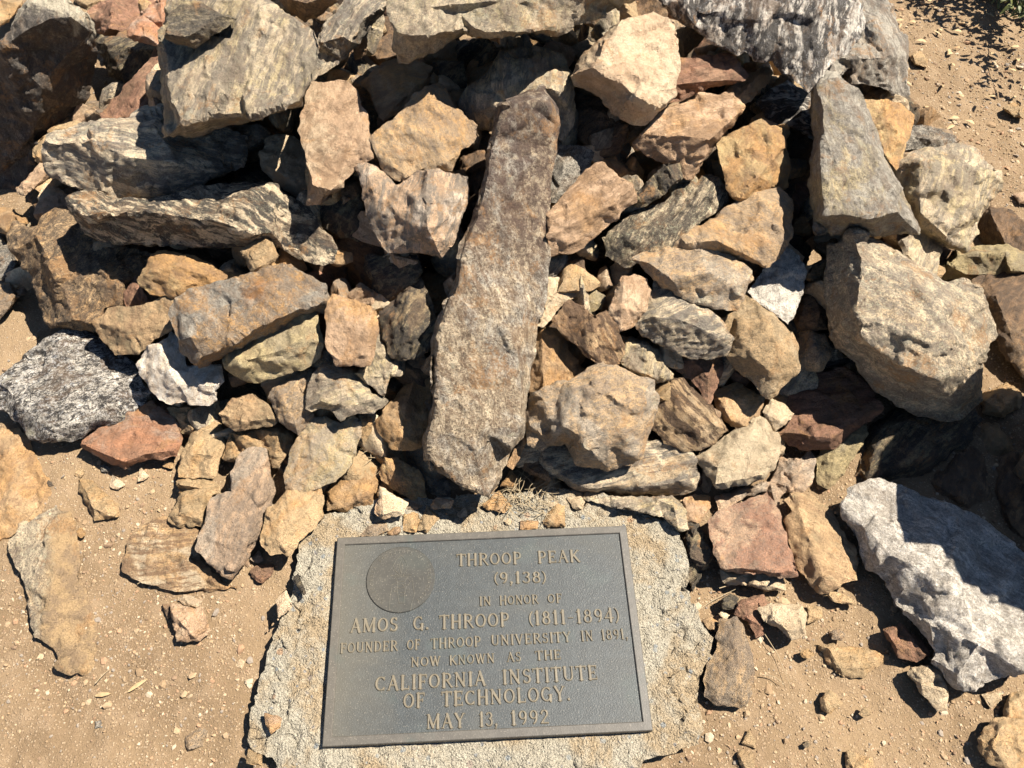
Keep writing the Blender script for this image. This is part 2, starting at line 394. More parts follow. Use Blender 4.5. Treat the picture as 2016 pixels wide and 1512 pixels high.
    for k, orig in enumerate(r[3]):
        for o_ in orig:
            if o_ < nb: bi[o_] = k
    bi = [b for b in bi if b >= 0]
    # heights from the coarse facets
    h = np.full(len(V2), np.nan); best = np.full(len(V2), -9.0)
    for t in RT:
        p, q, s = RV[t]; det = (q[0] - p[0]) * (s[1] - p[1]) - (s[0] - p[0]) * (q[1] - p[1])
        if abs(det) < 1e-12: continue
        w1 = ((V2[:, 0] - p[0]) * (s[1] - p[1]) - (s[0] - p[0]) * (V2[:, 1] - p[1])) / det
        w2 = ((q[0] - p[0]) * (V2[:, 1] - p[1]) - (V2[:, 0] - p[0]) * (q[1] - p[1])) / det
        w0 = 1 - w1 - w2; mn = np.minimum(np.minimum(w0, w1), w2); m_ = mn > best
        w0c, w1c, w2c = np.clip(w0, 0, 1), np.clip(w1, 0, 1), np.clip(w2, 0, 1); sw = w0c + w1c + w2c
        val = (w0c * hs[t[0]] + w1c * hs[t[1]] + w2c * hs[t[2]]) / sw
        h = np.where(m_, val, h); best = np.where(m_, mn, best)
    # side and under rings
    th = thick if thick is not None else .55
    P2 = [V2]; HH = [h]; TT = [T]; base = len(V2); prev = bi; m0 = V2[bi].mean(0); hb = h[bi]; hm = hb.min()
    rings = [(.985, .06, 0), (.965, .17, .1), (.93, .33, .35), (.86, .52, .6), (.74, .72, .8), (.56, .88, 1), (.34, .97, 1), (.12, 1, 1)]
    jit = 1 + .12 * fbm(np.concatenate([B2[:len(bi)] * 3, np.full((len(bi), 1), idx)], 1), 2, idx + 5)
    for s, d, w in rings:
        ss = 1 - (1 - s) * jit
        P2.append(m0 + (V2[bi] - m0) * ss[:, None]); HH.append(hb * (1 - w) + hm * w - d * th * jit)
        cur = list(range(base, base + len(bi))); base += len(bi)
        p_, c_ = np.array(prev), np.array(cur); p2, c2 = np.roll(p_, -1), np.roll(c_, -1)
        TT.append(np.stack([p_, c_, p2], 1)); TT.append(np.stack([p2, c_, c2], 1)); prev = cur
    P2.append(m0[None]); HH.append(np.array([hm - th * 1.0])); p_ = np.array(prev)
    TT.append(np.stack([p_, np.full(len(p_), base), np.roll(p_, -1)], 1))
    P2 = np.concatenate(P2); HH = np.concatenate(HH); T = np.concatenate(TT)
    HH = HH + tilt[0] * P2[:, 0] - tilt[1] * P2[:, 1]
    D = ray(P2[:, 0] * spx + cx, P2[:, 1] * spx + cy)
    k = ((c - CP) @ n + HH * size) / (D @ n)
    V = CP + D * k[:, None]
    # orient faces outward
    a_, b2, c2 = V[T[:, 0]], V[T[:, 1]], V[T[:, 2]]
    if np.einsum('ij,ij->i', a_ - V.mean(0), np.cross(b2 - a_, c2 - a_)).sum() < 0: T = T[:, ::-1]
    a_, b2, c2 = V[T[:, 0]], V[T[:, 1]], V[T[:, 2]]
    V = lap(V, T, 1, .32)
    N = vnormals(V, T)
    s_ = idx * 13; off = rng.uniform(-50, 50, 3); Z = V + off
    wp = Z + .25 * size * np.stack([noise(Z / size * 2.2, s_ + 1), noise(Z / size * 2.2, s_ + 2), noise(Z / size * 2.2, s_ + 3)], 1) * .35
    dis = .010 * size * fbm(Z / size * 2.6, 3, s_)
    dis = dis + min(.046 * size, .013) * chips(wp / size * 2.9, s_ + 20) + min(.020 * size, .0062) * chips(wp / size * 8, s_ + 40) + min(.012 * size, .0022) * chips(Z * 80, s_ + 50)
    dis = lap(np.repeat(dis[:, None], 3, 1), T, 1, .5)[:, 0]      # soften the steps between chips a little
    dis = dis + .0014 * fbm(Z * 75, 3, s_ + 60)
    # foliation ledges
    ga = math.radians(grain); lamd = np.array([0, 0, 0.])
    ex = CM[:, 0] - n * (CM[:, 0] @ n); ex /= np.linalg.norm(ex); ey = np.cross(n, ex)
    gd = -math.sin(ga) * ex * .6 + math.cos(ga) * ey * .6 + n * .5
    L = (Z @ gd) / max(.010, size * .07) + .9 * noise(Z / size * 1.8, s_ + 77)
    saw = np.abs((L % 1) - .5) * 2; kk = K.get(kind, (0, 0, 0, .3))[3]
    dis = dis + kk * min(.0020, .012 * size) * (saw ** 2 - .4) * (1 + fbm(Z / size * 4, 2, s_ + 80))
    V = V + N * (dis * amp)[:, None]
    R = np.stack([ex, ey, n], 1)
    o = mesh_obj(name, (V - c) @ R, T, mat or rock_mat(kind), crisp=34)
    mw = Matrix(R.tolist()).to_4x4(); mw.translation = Vector(c); o.matrix_world = mw
    o['grain'] = ga
    loose = tile in 'GI' or (tile in 'DFCH' and name == 'stone')
    tag(o, label, cat or dict(boulder='boulder', rock='rock', stone='stone', standing_stone='standing stone').get(name, name),
        group or ('loose stones on the bare dirt and concrete' if loose else 'rocks heaped in the cairn'))
    return o
# Every rock: (name, tile, kind, grain deg, lift cm, outline height %, label, outline, creases, tilt)
# outline / crease points are x,y[,h]: sight lines through the photograph on a x3 tile grid; h is height in % of the rock's own size
TILES = dict(A=(0, 0), B=(672, 0), C=(1344, 0), D=(0, 504), E=(672, 504), F=(1344, 504), G=(0, 1008), H=(672, 880), I=(1344, 1008))
ROCKS = [
# ---- tile A
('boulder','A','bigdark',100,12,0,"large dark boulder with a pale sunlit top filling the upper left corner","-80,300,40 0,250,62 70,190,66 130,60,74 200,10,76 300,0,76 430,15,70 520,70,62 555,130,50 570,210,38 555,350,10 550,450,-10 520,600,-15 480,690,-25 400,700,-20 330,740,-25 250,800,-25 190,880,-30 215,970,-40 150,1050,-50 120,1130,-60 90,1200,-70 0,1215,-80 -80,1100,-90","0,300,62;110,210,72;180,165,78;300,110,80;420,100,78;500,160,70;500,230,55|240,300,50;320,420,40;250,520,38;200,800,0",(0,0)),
('rock','A','tan',20,10,0,"tan rock cut by the top left corner, above the dark boulder","0,0 130,0 125,50 60,110 0,165 -60,150 -60,-40 60,-60","",(-.2,-.1)),
('rock','A','red',30,3,20,"broad rusty red rock behind the dark boulder at the top left","520,70 600,20 700,-30 900,-60 1000,-20 1010,60 960,120 955,220 820,245,0 740,220,0 620,210,0 575,190,0 560,120","",(-.15,0)),
('rock','A','redor',60,5,18,"orange and purple rock touching the left edge of the yellowish slab","765,150 830,90 900,20 1000,0 1000,100 950,170 950,270 800,240 755,215","",(-.2,0)),
('rock','A','tan',0,0,0,"small tan rock peeking in at the top edge above the rusty red rock","440,0 480,-40 600,-30 620,10 520,50 460,30","",(0,0)),
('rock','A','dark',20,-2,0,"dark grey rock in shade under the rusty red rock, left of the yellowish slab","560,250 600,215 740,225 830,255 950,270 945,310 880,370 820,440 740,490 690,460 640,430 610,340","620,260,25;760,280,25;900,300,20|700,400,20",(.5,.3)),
('rock','A','tanor',20,-8,0,"orange tan rock deep in the gap right of the dark boulder","555,270 600,300 640,400 690,460 720,510 640,540 520,550 540,440","",(-.2,0)),
('rock','A','red',70,-2,10,"brown red ridged rock half shaded along the left side of the yellowish slab","940,300 980,420 985,670 830,690 700,700 610,720 600,660 700,560 800,440","850,500,28;800,640,22",(-.1,0)),
('rock','A','brown',70,-4,0,"small brown pointed rock between the dark boulder and the long grey boulder","480,720 560,630 620,660 615,720 500,745","",(0,0)),
('boulder','A','yellow',80,16,38,"large slab with yellow lichen and a flat face, under the small dark stone","950,190,30 960,60 1000,-20 1200,-60 1560,-40 1600,0 1660,60 1720,110 1850,170 1890,270 1870,380 1840,470 1810,520 1785,625,24 1500,712,10 1250,770,0 1100,802,-2 960,820,0 955,600,8 950,400,16","975,330,36;1000,560,38;1070,735,38;1250,700,38;1500,690,38;1765,605,38|1560,110,42;1690,330,36;1400,300,42",(0,0)),
('rock','A','olive',0,45,20,"small flat dark green stone resting on top of the yellowish slab","980,100 1100,10 1190,20 1290,75 1390,110,0 1290,190,-10 1145,270,-20 1050,250,-14 985,215,-8 1000,140","990,202,20;1110,215,22;1170,180,22;1300,88,22",(0,0)),
('boulder','A','gneiss',165,4,10,"long grey boulder with rounded ends lying below the yellowish slab","290,810 330,780 500,720 840,665 1000,640 1300,740 1460,800 1455,900 1440,970 1350,1030,2 1150,1110,0 920,1170,-2 750,1185,-4 600,1160,-4 480,1125,-4 370,1070,-2 300,1020,0 285,920","300,850,22;520,830,32;760,930,34;1050,960,32;1300,1020,14|620,760,34;900,720,34",(0,0)),
('boulder','A','gneissdark',150,3,8,"long black and white banded boulder lying beneath the long grey boulder","415,1170 480,1140 870,1180 1100,1120 1340,1060 1470,1070 1510,1090 1600,1090 1700,1150 1740,1190 1800,1230 1870,1300 1960,1420 1985,1490 1950,1540 1850,1560 1700,1500,-5 1560,1450,-8 1300,1460,-8 1050,1440,-8 650,1440,-8 520,1380,-6 430,1270,0","480,1270,24;850,1250,32;1250,1300,32;1500,1380,26;1600,1370,20|1450,1160,34;1640,1190,26",(0,0)),
('rock','A','cream',60,-3,12,"pale cream rock with a shaded underside left of the pink upright rock","1545,900 1600,810 1720,810 1850,900 1880,1170 1880,1200 1800,1190,-10 1740,1150,-12 1620,1060,-14 1545,1010,-8","1560,970,22;1700,1050,24;1800,1120,22",(-.1,0)),
('rock','A','pink',80,8,22,"pinkish tan block standing between the yellowish slab and the mottled tan rock","1835,485 1910,490 1960,475 2046,475 2086,520 2116,570 2176,680 2191,860 2191,930 2116,985,10 2030,1060,6 2030,1100,0 1960,1140,-6 1960,1180,-8 1880,1205,-10 1810,1200,-8 1820,1080,0 1800,900 1775,800 1775,690 1800,560","1840,1090,24;1950,1120,22|1960,560,28;2100,800,26",(-.1,0)),
('rock','A','pink',30,3,0,"small pinkish rock on the left edge below the dark boulder","100,1110 150,1060 230,965 280,970 300,1030 250,1080 150,1155 110,1145","",(-.1,0)),
('rock','A','tan',30,2,0,"small tan rock against the left end of the long grey boulder","195,880 270,800 290,830 285,950 250,965 210,950","",(0,0)),
('rock','A','brown',60,-4,0,"brown rock half in shade below the small pinkish rock at the left","165,1160 250,1100 330,1070 450,1130 410,1180 270,1290 240,1290","",(-.2,0)),
('rock','A','tanor',20,2,0,"smooth orange tan rock at the left edge beside the big dark grey one","0,1230 80,1240 150,1280 165,1320 100,1330 60,1390 0,1370 -60,1300 -50,1240","",(-.1,0)),
('rock','A','granite',30,1,0,"grey speckled rock cut by the left edge below the smooth orange one","-60,1380 0,1390 40,1440 75,1500 110,1560 110,1650 40,1660 -60,1650","",(0,0)),
('boulder','A','greybrown',50,2,8,"broad grey and brown boulder at the left edge of the pile","60,1400 95,1325 220,1325 330,1230 410,1200 520,1390 640,1450 850,1480 900,1510 880,1560 840,1600 800,1640 735,1700 730,1790 620,1820 600,1900 560,1950,-10 400,1935,-15 300,1945,-15 260,1900,-12 240,1780,-10 190,1620,-8 120,1540,0 70,1500","220,1400,24;330,1620,26;420,1900,14|600,1600,24;700,1700,16|340,1330,16",(0,0)),
('rock','A','tan',50,5,0,"small tan rock standing below the banded boulder, above the mottled oval boulder","1420,1480 1560,1390 1600,1430 1640,1512 1625,1540 1540,1600 1480,1600","",(0,0)),
('rock','A','tan',20,2,0,"thin tan sliver squeezed between the dark boulder and the long grey boulder","280,770 350,735 450,710 500,735 330,790 295,800","",(0,0)),
('rock','A','brown',40,14,0,"brown rock hanging over the upper right side of the yellowish slab","1660,0 1700,60 1800,130 1870,100 1990,0 1990,-60 1650,-60","1700,-10,40;1810,20,45;1930,-20,35",(.2,.6)),
('boulder','A','gneiss',70,12,10,"banded grey rock with white crest left of the overhanging top boulder","1885,240 1900,170 1990,60 2080,-40 2280,-60 2290,20 2270,70,0 2086,290,-15 2016,350,-20 1900,440,-25 1830,480,-25 1840,400,-15 1890,300,-5","1900,250,24;2016,210,30;2080,250,22;2150,110,30;2240,50,26",(0,0)),
# ---- tile B
('boulder','B','creamgrey',80,22,30,"huge pale boulder overhanging the middle of the top edge","270,-60 285,90 330,180 320,300,12 350,370,0 405,370,0 620,260,0 720,190,4 850,230,15 950,235,15 1090,205,15 1270,215,14 1400,150,6 1600,60,-5 1800,-20,-15 1780,-100 1000,-120 300,-100","345,190,34;405,210,34;540,208,34;700,172,34;790,170,32;860,190,30;1060,190,30;1260,170,28|700,80,28;720,160,22|1330,-20,38;1290,90,30|1000,0,36;500,40,38",(0,0)),
('rock','B','tanor',20,2,0,"tan rock with an orange top shaded at the back, left of the mottled tan rock","130,490 180,430 250,370 420,340 530,400 510,500 430,590 370,650 250,715 225,680 190,590","170,460,22;330,480,26;500,470,22;300,640,16",(-.1,0)),
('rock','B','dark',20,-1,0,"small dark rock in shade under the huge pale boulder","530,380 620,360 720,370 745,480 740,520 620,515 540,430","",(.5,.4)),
('stone','B','tan',20,1,0,"small sunlit tan chip in front of the dark shaded rock under the pale boulder","510,480 545,430 590,465 635,510 560,500","",(-.2,0)),
('rock','B','tanor2',120,6,10,"mottled tan and grey triangular rock left of the tall standing stone","180,820 270,720 360,660 430,580 480,510 540,490 590,500 650,600 720,680 800,740 820,840 760,860 700,900 655,1015,0 540,1000 480,980 400,1040 350,1080,0 290,1050,0 240,990,0 215,910","420,760,26;560,820,28;620,960,18|520,560,20",(-.1,0)),
('boulder','B','gneisspink',80,8,5,"grey and pink gneiss rock with a pointed lower end left of the tall stone","105,990 150,965 340,1095 420,1010 480,980 600,1010,20 750,1040,18 745,1170,12 700,1290,8 650,1440,4 590,1515,-5 480,1500,-5 260,1500,-12 220,1400,-10 160,1270,-5 140,1130","510,1010,30;500,1200,44;510,1350,40;575,1490,10|340,1110,16;330,1280,22;420,1400,20|170,1060,16;220,1240,12",(0,0)),
('boulder','B','yellow',85,3,5,"cream topped grooved boulder right behind the head of the tall stone","700,600,-10 740,520 900,380 940,310,10 1050,285,12 1200,285,10 1310,320 1330,420 1360,480 1365,700,-10 1330,800,-20 1300,835,-25 1270,800,-25 900,770,-25 830,770,-25 720,680,-18","945,330,22;970,480,30;950,620,24|1130,350,26;1150,500,30;1290,540,22",(0,0)),
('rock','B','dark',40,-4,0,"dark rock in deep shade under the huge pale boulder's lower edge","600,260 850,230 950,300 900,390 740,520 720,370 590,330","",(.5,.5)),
('boulder','B','peach',15,14,25,"peach coloured rock with a flat sunlit face and rough dark underside","1355,450,0 1440,310,5 1560,200,15 1660,110 1800,95 1840,80 1920,130 1970,110 1980,240 1990,420 1960,560,14 1900,640,8 1790,725,-8 1700,730,-14 1610,690,-18 1550,580,-18 1380,500,-10","1655,120,38;1550,280,40;1490,400,40;1560,450,40;1650,485,38;1720,560,36;1800,600,34;1880,635,24",(0,0)),
('standing_stone','B','standing',110,0,0,"tall narrow mottled brown stone leaning upright on the pile above the plaque","1100,520 1190,510 1240,570 1285,640 1280,750 1265,880 1240,1050 1230,1200 1220,1400 1225,1512 1222,1662 1195,1850 1155,2050 1120,2180 1105,2310 1092,2440 1085,2560 1040,2622 1000,2680 960,2790,6 920,2892,2 880,2950,0 800,2930,0 690,2882,0 560,2800,0 490,2710,0 480,2610,0 510,2510,0 530,2360,0 530,2110,0 530,2010,0 570,1910,2 600,1830,4 650,1690,6 690,1540,8 720,1420,10 790,1250,10 850,1050,10 870,900,10 890,800,10 930,620 1040,560","955,640,16;915,810,19;895,920,19;865,1100,19;800,1300,19;745,1440,19;715,1560,19;680,1690,19;630,1830,19;590,1930,19;560,2010,19;558,2110,19;558,2360,19;545,2510,19;515,2610,19;520,2700,19;590,2790,18;700,2860,17;860,2920,15|940,1920,21;1030,2060,20;1060,2200,20;1060,2500,20|600,2470,21;700,2490,21;850,2550,22;1000,2640,20|960,630,20;1100,620,21;1190,600,19",(0,0)),
('rock','B','granite',60,0,0,"pointed grey speckled rock poking out right of the tall stone's upper part","1240,860 1400,860 1495,905 1470,960 1440,1030 1350,1130 1280,1180 1230,1190 1220,1000","1310,960,22;1300,1120,15",(0,0)),
('rock','B','pinktan',35,5,18,"pink tan plank shaped rock rising to the right beside the tall stone","1225,1260 1300,1160 1500,970 1540,970 1620,1040 1725,1090 1735,1200,0 1600,1310,-8 1500,1400,-12 1400,1480,-12 1260,1512,-12 1225,1500,-8","1225,1380,20;1300,1365,22;1440,1285,22;1600,1215,22;1715,1110,22",(0,0)),
('rock','B','tanor',30,-3,0,"small cracked tan rock in the gap above the pink tan plank","1545,940 1610,920 1740,1020 1730,1060 1660,1070 1580,1000","",(-.1,0)),
('stone','B','tanor',30,-2,0,"narrow tan sliver lit by sun left of the striped pink tan slab","1660,870 1740,730 1790,740 1740,820","",(-.2,0)),
('rock','B','dark',120,5,0,"small dark ridged rock above the grey white speckled slab","1730,1160 1830,1060 1900,980 1990,970 2010,1050 1900,1150 1800,1210 1745,1210","",(.1,.2)),
('rock','B','brown',80,-5,0,"dark brown rock in the shaded gap left of the tall stone's middle","665,1015 720,915 850,880 850,1000 800,1150 750,1110 740,1035","",(.4,.2)),
('rock','B','brown',30,-4,0,"dark brown rock in deep shade between the tall stone and the pink tan plank","1400,560 1550,600 1620,700 1700,740 1650,880 1560,950 1480,900 1370,830 1330,700","",(.5,.3)),
('rock','B','dark',60,-3,0,"dark rock with cream lit edges under the pink upright block","-170,1240 0,1090 100,1130 150,1300 165,1380 130,1420 0,1400 -100,1330","-60,1240,20;60,1300,20",(.2,.3)),
('stone','B','red',0,-2,0,"tiny rosy pebble wedged behind the mottled tan triangular rock","640,570 665,560 700,590 690,610 650,600","",(0,0)),
# ---- tile C
('boulder','C','gneissbig',80,18,10,"huge black and white streaked boulder overhanging the upper right","-230,-60 -140,0 -60,50 0,120 100,190 180,250 270,300 330,315 370,300 480,365 520,350 610,440 740,540 790,500 820,470 870,400 960,320 1050,220 1075,120 1060,40 1020,-20 1000,-80 400,-140","500,300,16;560,240,20;760,220,24;900,120,20|100,60,20;400,60,26;800,20,26",(.05,.1)),
('boulder','C','greystripe',100,8,8,"rounded grey rock with a cream and orange vein at the right end of the pile","1020,0 1100,-60 1190,0 1250,90 1310,220 1335,330 1325,550,-12 1290,560,-14 1150,510,-12 1080,495,-12 990,490,-14 1000,400 940,440 860,430 900,340 960,280 1050,220 1030,100","1020,345,20;1200,330,24;1320,330,14|1130,150,24",(0,0)),
('rock','C','red',20,6,16,"dark reddish brown flat topped rock under the huge streaked boulder","-60,340 0,345 100,330 270,310 300,330 370,440 360,480 240,500,0 100,540,-8 0,585,-12 -100,620,-12 -90,540,-6 -60,450","-50,500,18;100,485,20;290,470,18",(0,0)),
('rock','C','cream',40,3,0,"pale cream block wedged between the reddish brown rock and the swirled grey rock","250,560 280,510 370,480 380,440 450,410 500,405 525,440 500,490 430,560 350,630 300,590","330,570,20;450,440,22",(-.1,0)),
('boulder','C','pinktan',15,7,22,"striped pink tan slab with a dark shaded front face","-280,850,0 -250,800,10 -160,700 -80,630 0,600 100,560 230,555 300,540 355,620 350,650,14 250,770,2 190,850,-6 60,1045,-22 20,1050,-22 -100,960,-16 -150,950,-14 -270,880,-6","-245,790,18;-80,805,26;0,800,28;150,825,28;190,800,28;340,640,26",(0,0)),
('rock','C','gneisslight',20,1,0,"pale rock with dark swirled bands left of the tall grey green slab","435,600 620,480 750,550 770,830 700,770 620,740 540,740 480,670","620,620,20;700,640,20",(-.1,0)),
('rock','C','orange',60,6,20,"yellow and orange angular rock below the striped pink tan slab","195,840 330,765 465,695 520,740 600,740 620,770,8 610,900,2 630,980,-5 600,1110,-10 400,1160,0 330,1185,0 290,1140,4 240,1000,8","465,710,26;580,885,24;450,1045,26;345,1165,18",(-.05,0)),
('boulder','C','whitegrey',60,1,5,"grey white speckled slab lying in the hollow right of the pink tan plank","-470,1400 -370,1300 -110,1190 0,1090 140,1040 250,1100 260,1200 80,1330 20,1430 -100,1490 -200,1510 -276,1560,-8 -330,1575,-10 -450,1512,-8","-300,1400,20;-100,1330,24;100,1150,22",(-.05,0)),
('boulder','C','tanor2',140,8,5,"tan and grey mottled wedge shaped rock below the yellow orange one","0,1400 120,1320 250,1240 350,1180 480,1120 560,1115 640,1180 650,1270 635,1400 600,1480 560,1530 500,1570 300,1530,-12 100,1500,-12 0,1490,-10 -60,1470,-8","20,1440,8;200,1420,20;320,1480,20;560,1440,18|480,1200,24;560,1260,22",(-.05,0)),
('boulder','C','greygreen',100,20,34,"tall tapering grey green slab with a pale tip standing on the right","760,540,10 800,490,22 860,425,28 910,430 950,470 990,510 1040,530 1090,600,24 1130,740,22 1200,920,16 1290,1080,10 1340,1220,6 1400,1340,-2 1390,1380,-6 1160,1390,-10 1000,1350,-6 880,1350,-6 800,1390,-10 770,1280,-8 760,1150,-6 740,1080,-6 760,850,0","800,500,30;818,600,36;828,780,38;818,1000,38;838,1265,36;1100,1285,36;1270,1250,34|1000,560,34;1060,740,36;1150,950,36;1265,1150,34",(0,0)),
('boulder','C','orange',80,3,5,"rusty orange rock behind the right side of the grey green slab","1070,590 1200,600 1280,620 1365,680 1350,770 1300,900 1300,950 1260,1000 1200,920 1120,740","1200,700,20;1280,800,20",(0,0)),
('rock','C','granite',15,3,12,"small flat topped grey rock at the right edge of the pile","1305,880,-5 1360,740 1440,745 1600,800 1625,830,0 1580,870,-5 1480,885,-8","1340,800,20;1470,825,22;1600,830,14",(0,0)),
('boulder','C','yellow',65,7,0,"big cream and grey striated boulder right of the grey green slab","1250,1000 1310,900 1500,880 1580,850 1650,840 1720,880 1810,1000,12 1870,1040,10 1860,1120,0 1770,1250,-10 1750,1300,-10 1760,1380,-12 1700,1470,-14 1660,1480,-14 1550,1450,-14 1510,1512,-14 1480,1630,-18 1420,1620,-14 1330,1512,-8 1290,1420 1400,1360 1350,1230 1290,1080","1400,960,24;1640,1010,32;1820,1020,24|1400,1250,22;1580,1150,32;1740,1240,22|1560,1400,16",(0,0)),
('boulder','C','brown',60,2,0,"dark brown rock with a pale ridge at the right edge, mostly shaded","1740,1300 1820,1220 1900,1230 2000,1300 2080,1400 2060,1590 1900,1630 1740,1600 1690,1512 1720,1450","1820,1260,30;1930,1480,20",(.5,.2)),
('rock','C','brown',20,0,0,"small brown rock in shade under the rounded grey rock with the vein","1060,590 1120,500 1220,525 1150,600","",(.3,.2)),
('stone','C','tan',20,2,0,"tan stone lying alone on the gravel near the right edge","1895,640 1960,600 2010,640 2010,700 1960,690","",(0,0)),
('stone','C','tan',20,2,0,"tan angular stone on the gravel just right of the veined grey rock","1340,330 1400,300 1450,350 1440,400 1370,380","",(0,0)),
('stone','C','pink',20,2,0,"pinkish stone on the dirt at the right edge beside the striated boulder","1950,1150 2016,1130 2060,1200 1990,1200","",(0,0)),
# ---- tile D
('rock','D','orange',150,5,0,"orange brown faceted rock above the flat brown one at the left","815,140 870,60 900,0 960,-30 1100,-5 1200,30 1300,80 1340,110 1330,140 1270,180 1120,220 1040,250 980,225 900,225 850,190","900,90,22;1040,60,28;1200,110,24|1050,200,18;1180,150,14",(-.05,0)),
('rock','D','red',80,1,0,"small reddish white rock tucked under the orange brown faceted rock","740,210 800,125 850,190 940,230 900,290 760,310 735,250","",(0,0)),
('rock','D','tanbrown',90,6,15,"smooth flat brown rock with a hollow upper edge","555,385 650,310 750,300 850,290 960,240 1020,240 1030,270 990,340 1010,430 900,500,5 820,560,0 690,580,-5 640,520,-5 600,470,0","700,430,22;850,400,22",(.1,.1)),
('boulder','D','mottled',150,6,16,"mottled grey oval boulder with an orange patch left of the middle","1000,300 1060,240 1180,200 1320,150 1480,100 1580,55 1700,50 1800,110 1900,180 1940,260,10 1920,340,-6 1850,360,-10 1750,380,-12 1600,470,-14 1450,530,-14 1320,600,-14 1180,665,-14 1120,640,-10 1080,560,-6 1050,500 1020,420 990,350","1920,265,20;1750,322,28;1500,425,30;1380,505,30;1180,620,20|1100,350,28;1120,480,28|1600,200,32",(0,0)),
('boulder','D','olive2',120,5,8,"olive grey rounded rock tucked below the mottled oval boulder","1310,600 1420,530 1560,440 1800,300 1845,300 1880,420 1905,520 1890,600,0 1830,660,-6 1650,710,-10 1500,755,-12 1400,720,-8 1330,650","1440,620,24;1650,560,28;1800,480,24",(.05,.05)),
('rock','D','white',70,8,5,"bright white L shaped rock with a shadow across its middle","820,640,-12 870,540,0 960,510 1010,440 1060,480 1110,640 1300,640 1310,740 1270,780 1280,850 1230,880,-5 1120,870,-5 1010,885,-8 940,850,-12 880,780,-14 840,700,-14","940,540,20;1000,680,22;1045,760,18;1250,770,14|880,640,6",(-.05,0)),
('boulder','D','bwspeck',20,7,8,"large black and white speckled flat boulder at the left front","0,740 120,630 200,560 270,490 380,430 520,450 620,530 700,590 810,635 840,730 880,800 850,880,0 700,980,-5 480,1060,-8 330,1100,-8 230,1105,-8 170,1070,-8 120,1000,-8 60,950,-8 20,900,-8 -5,840,-4","360,560,18;620,600,16;800,660,12|350,750,20;480,820,20;640,830,18|100,860,12;300,1030,10;600,960,10",(0,0)),
('rock','D','redor',10,4,12,"flat red and orange rock in front of the black and white speckled boulder","475,1110 560,1040 700,980 850,890 900,880 990,940 1060,1000 1070,1080 1040,1180,0 950,1200,-2 850,1210,-4 740,1250,-6 600,1190,-4 490,1140,-2","500,1118,14;740,1215,16;860,1170,17;1030,1150,14",(0,0)),
('rock','D','tan',20,0,0,"tan rock below the white L shaped one","1000,900 1190,870 1280,860 1310,940 1220,920 1180,960 1130,1050 1080,1045 1040,990","",(0,0)),
('rock','D','tan',70,4,0,"tan pointed rock with a cleft dark left side near the left front","1190,930 1230,905 1290,970 1340,1040 1330,1130 1270,1270 1250,1300 1060,1300 1060,1240 1100,1130 1150,1000","1195,940,10;1130,1160,26;1240,1180,26;1330,1050,12",(0,0)),
('rock','D','tanbrown',0,4,18,"small brown wedge rock with a flat top and lit front edge","1300,930 1380,850 1490,815 1580,880 1630,960,8 1620,1000,-5 1400,1030,-8 1330,1000,-5","1312,940,18;1440,978,22;1615,962,18",(0,0)),
('rock','D','greytan',60,2,0,"grey and tan rock half shaded below the olive grey rock","1595,830 1650,740 1740,700 1850,665 1860,720 1830,800 1850,950 1760,1050 1640,950","",(-.05,0)),
('rock','D','yellow',20,5,0,"cream and tan angular rock with sharp corners near the middle left","1820,760 1850,700 1920,635 2016,665 2076,690 2156,750 2196,810 2280,855 2200,930 2106,930 2010,970 1950,900 1890,890 1850,920 1815,900","1900,720,20;2060,780,28;2230,860,10|1900,850,20;2050,900,18",(-.05,0)),
('stone','D','tan',20,1,0,"small tan stone in the gap below the cream and tan angular rock","2116,930 2196,960 2200,1020 2150,1110 2116,1060","",(0,0)),
('rock','D','greytan2',60,4,10,"greyish tan broad rock with a blue grey streak at its top","1760,1060 1790,970 1880,970 2016,985 2076,930 2130,970 2130,990 2110,1130 2090,1230 2016,1290 1900,1360 1800,1380 1690,1360 1685,1290 1720,1160","1860,1060,20;1960,1180,22;1800,1300,16",(0,0)),
('rock','D','tan',10,1,8,"tan slab lying behind the long pinkish grey rock","1315,1190 1370,1050 1500,1030 1640,1000 1725,1055 1690,1150 1640,1240 1600,1250 1560,1150 1430,1170 1390,1220 1330,1215","",(0,0)),
('rock','D','pinkgrey',70,5,8,"long pinkish grey rock tapering toward the ground left of the slab","1370,1290 1420,1180 1480,1140 1565,1145 1600,1250 1625,1400,0 1590,1512,-5 1560,1620,-6 1500,1712,-6 1440,1800,-6 1370,1895,-4 1310,1880,-4 1230,1800,0 1170,1722 1180,1650 1225,1580 1235,1440 1280,1400 1375,1400","1560,1155,14;1545,1350,22;1490,1600,22;1375,1860,8",(-.05,0)),
('rock','D','tan',30,3,0,"pale tan block left of the long pinkish grey rock","1050,1340 1100,1310 1210,1320 1290,1360 1290,1400 1240,1410 1230,1500 1220,1580 1180,1590 1060,1580 1000,1560 1000,1530 1050,1460 1060,1380","",(0,0)),
('rock','D','tan',80,3,0,"tan and cream rock touching the upper left corner of the concrete","1570,1500 1640,1470 1700,1375 1880,1380 1910,1450 1905,1540 1850,1610 1760,1680 1720,1755 1600,1760 1545,1710 1560,1600","1660,1500,20;1640,1690,18;1820,1480,18",(0,0)),
('rock','D','tanor',20,4,0,"squarish orange tan rock on the rear edge of the concrete","1930,1390 2000,1310 2076,1270 2210,1235 2225,1330 2210,1480 2060,1500 1940,1500","",(0,0)),
('boulder','D','tanor',60,1,0,"orange tan rock half buried at the left edge of the dirt","-60,1040 0,1035 110,1025 180,1100 210,1220 300,1380 300,1420 240,1500 140,1590 60,1650 0,1680 -60,1680","60,1200,8;160,1350,8;60,1520,8",(0,0)),
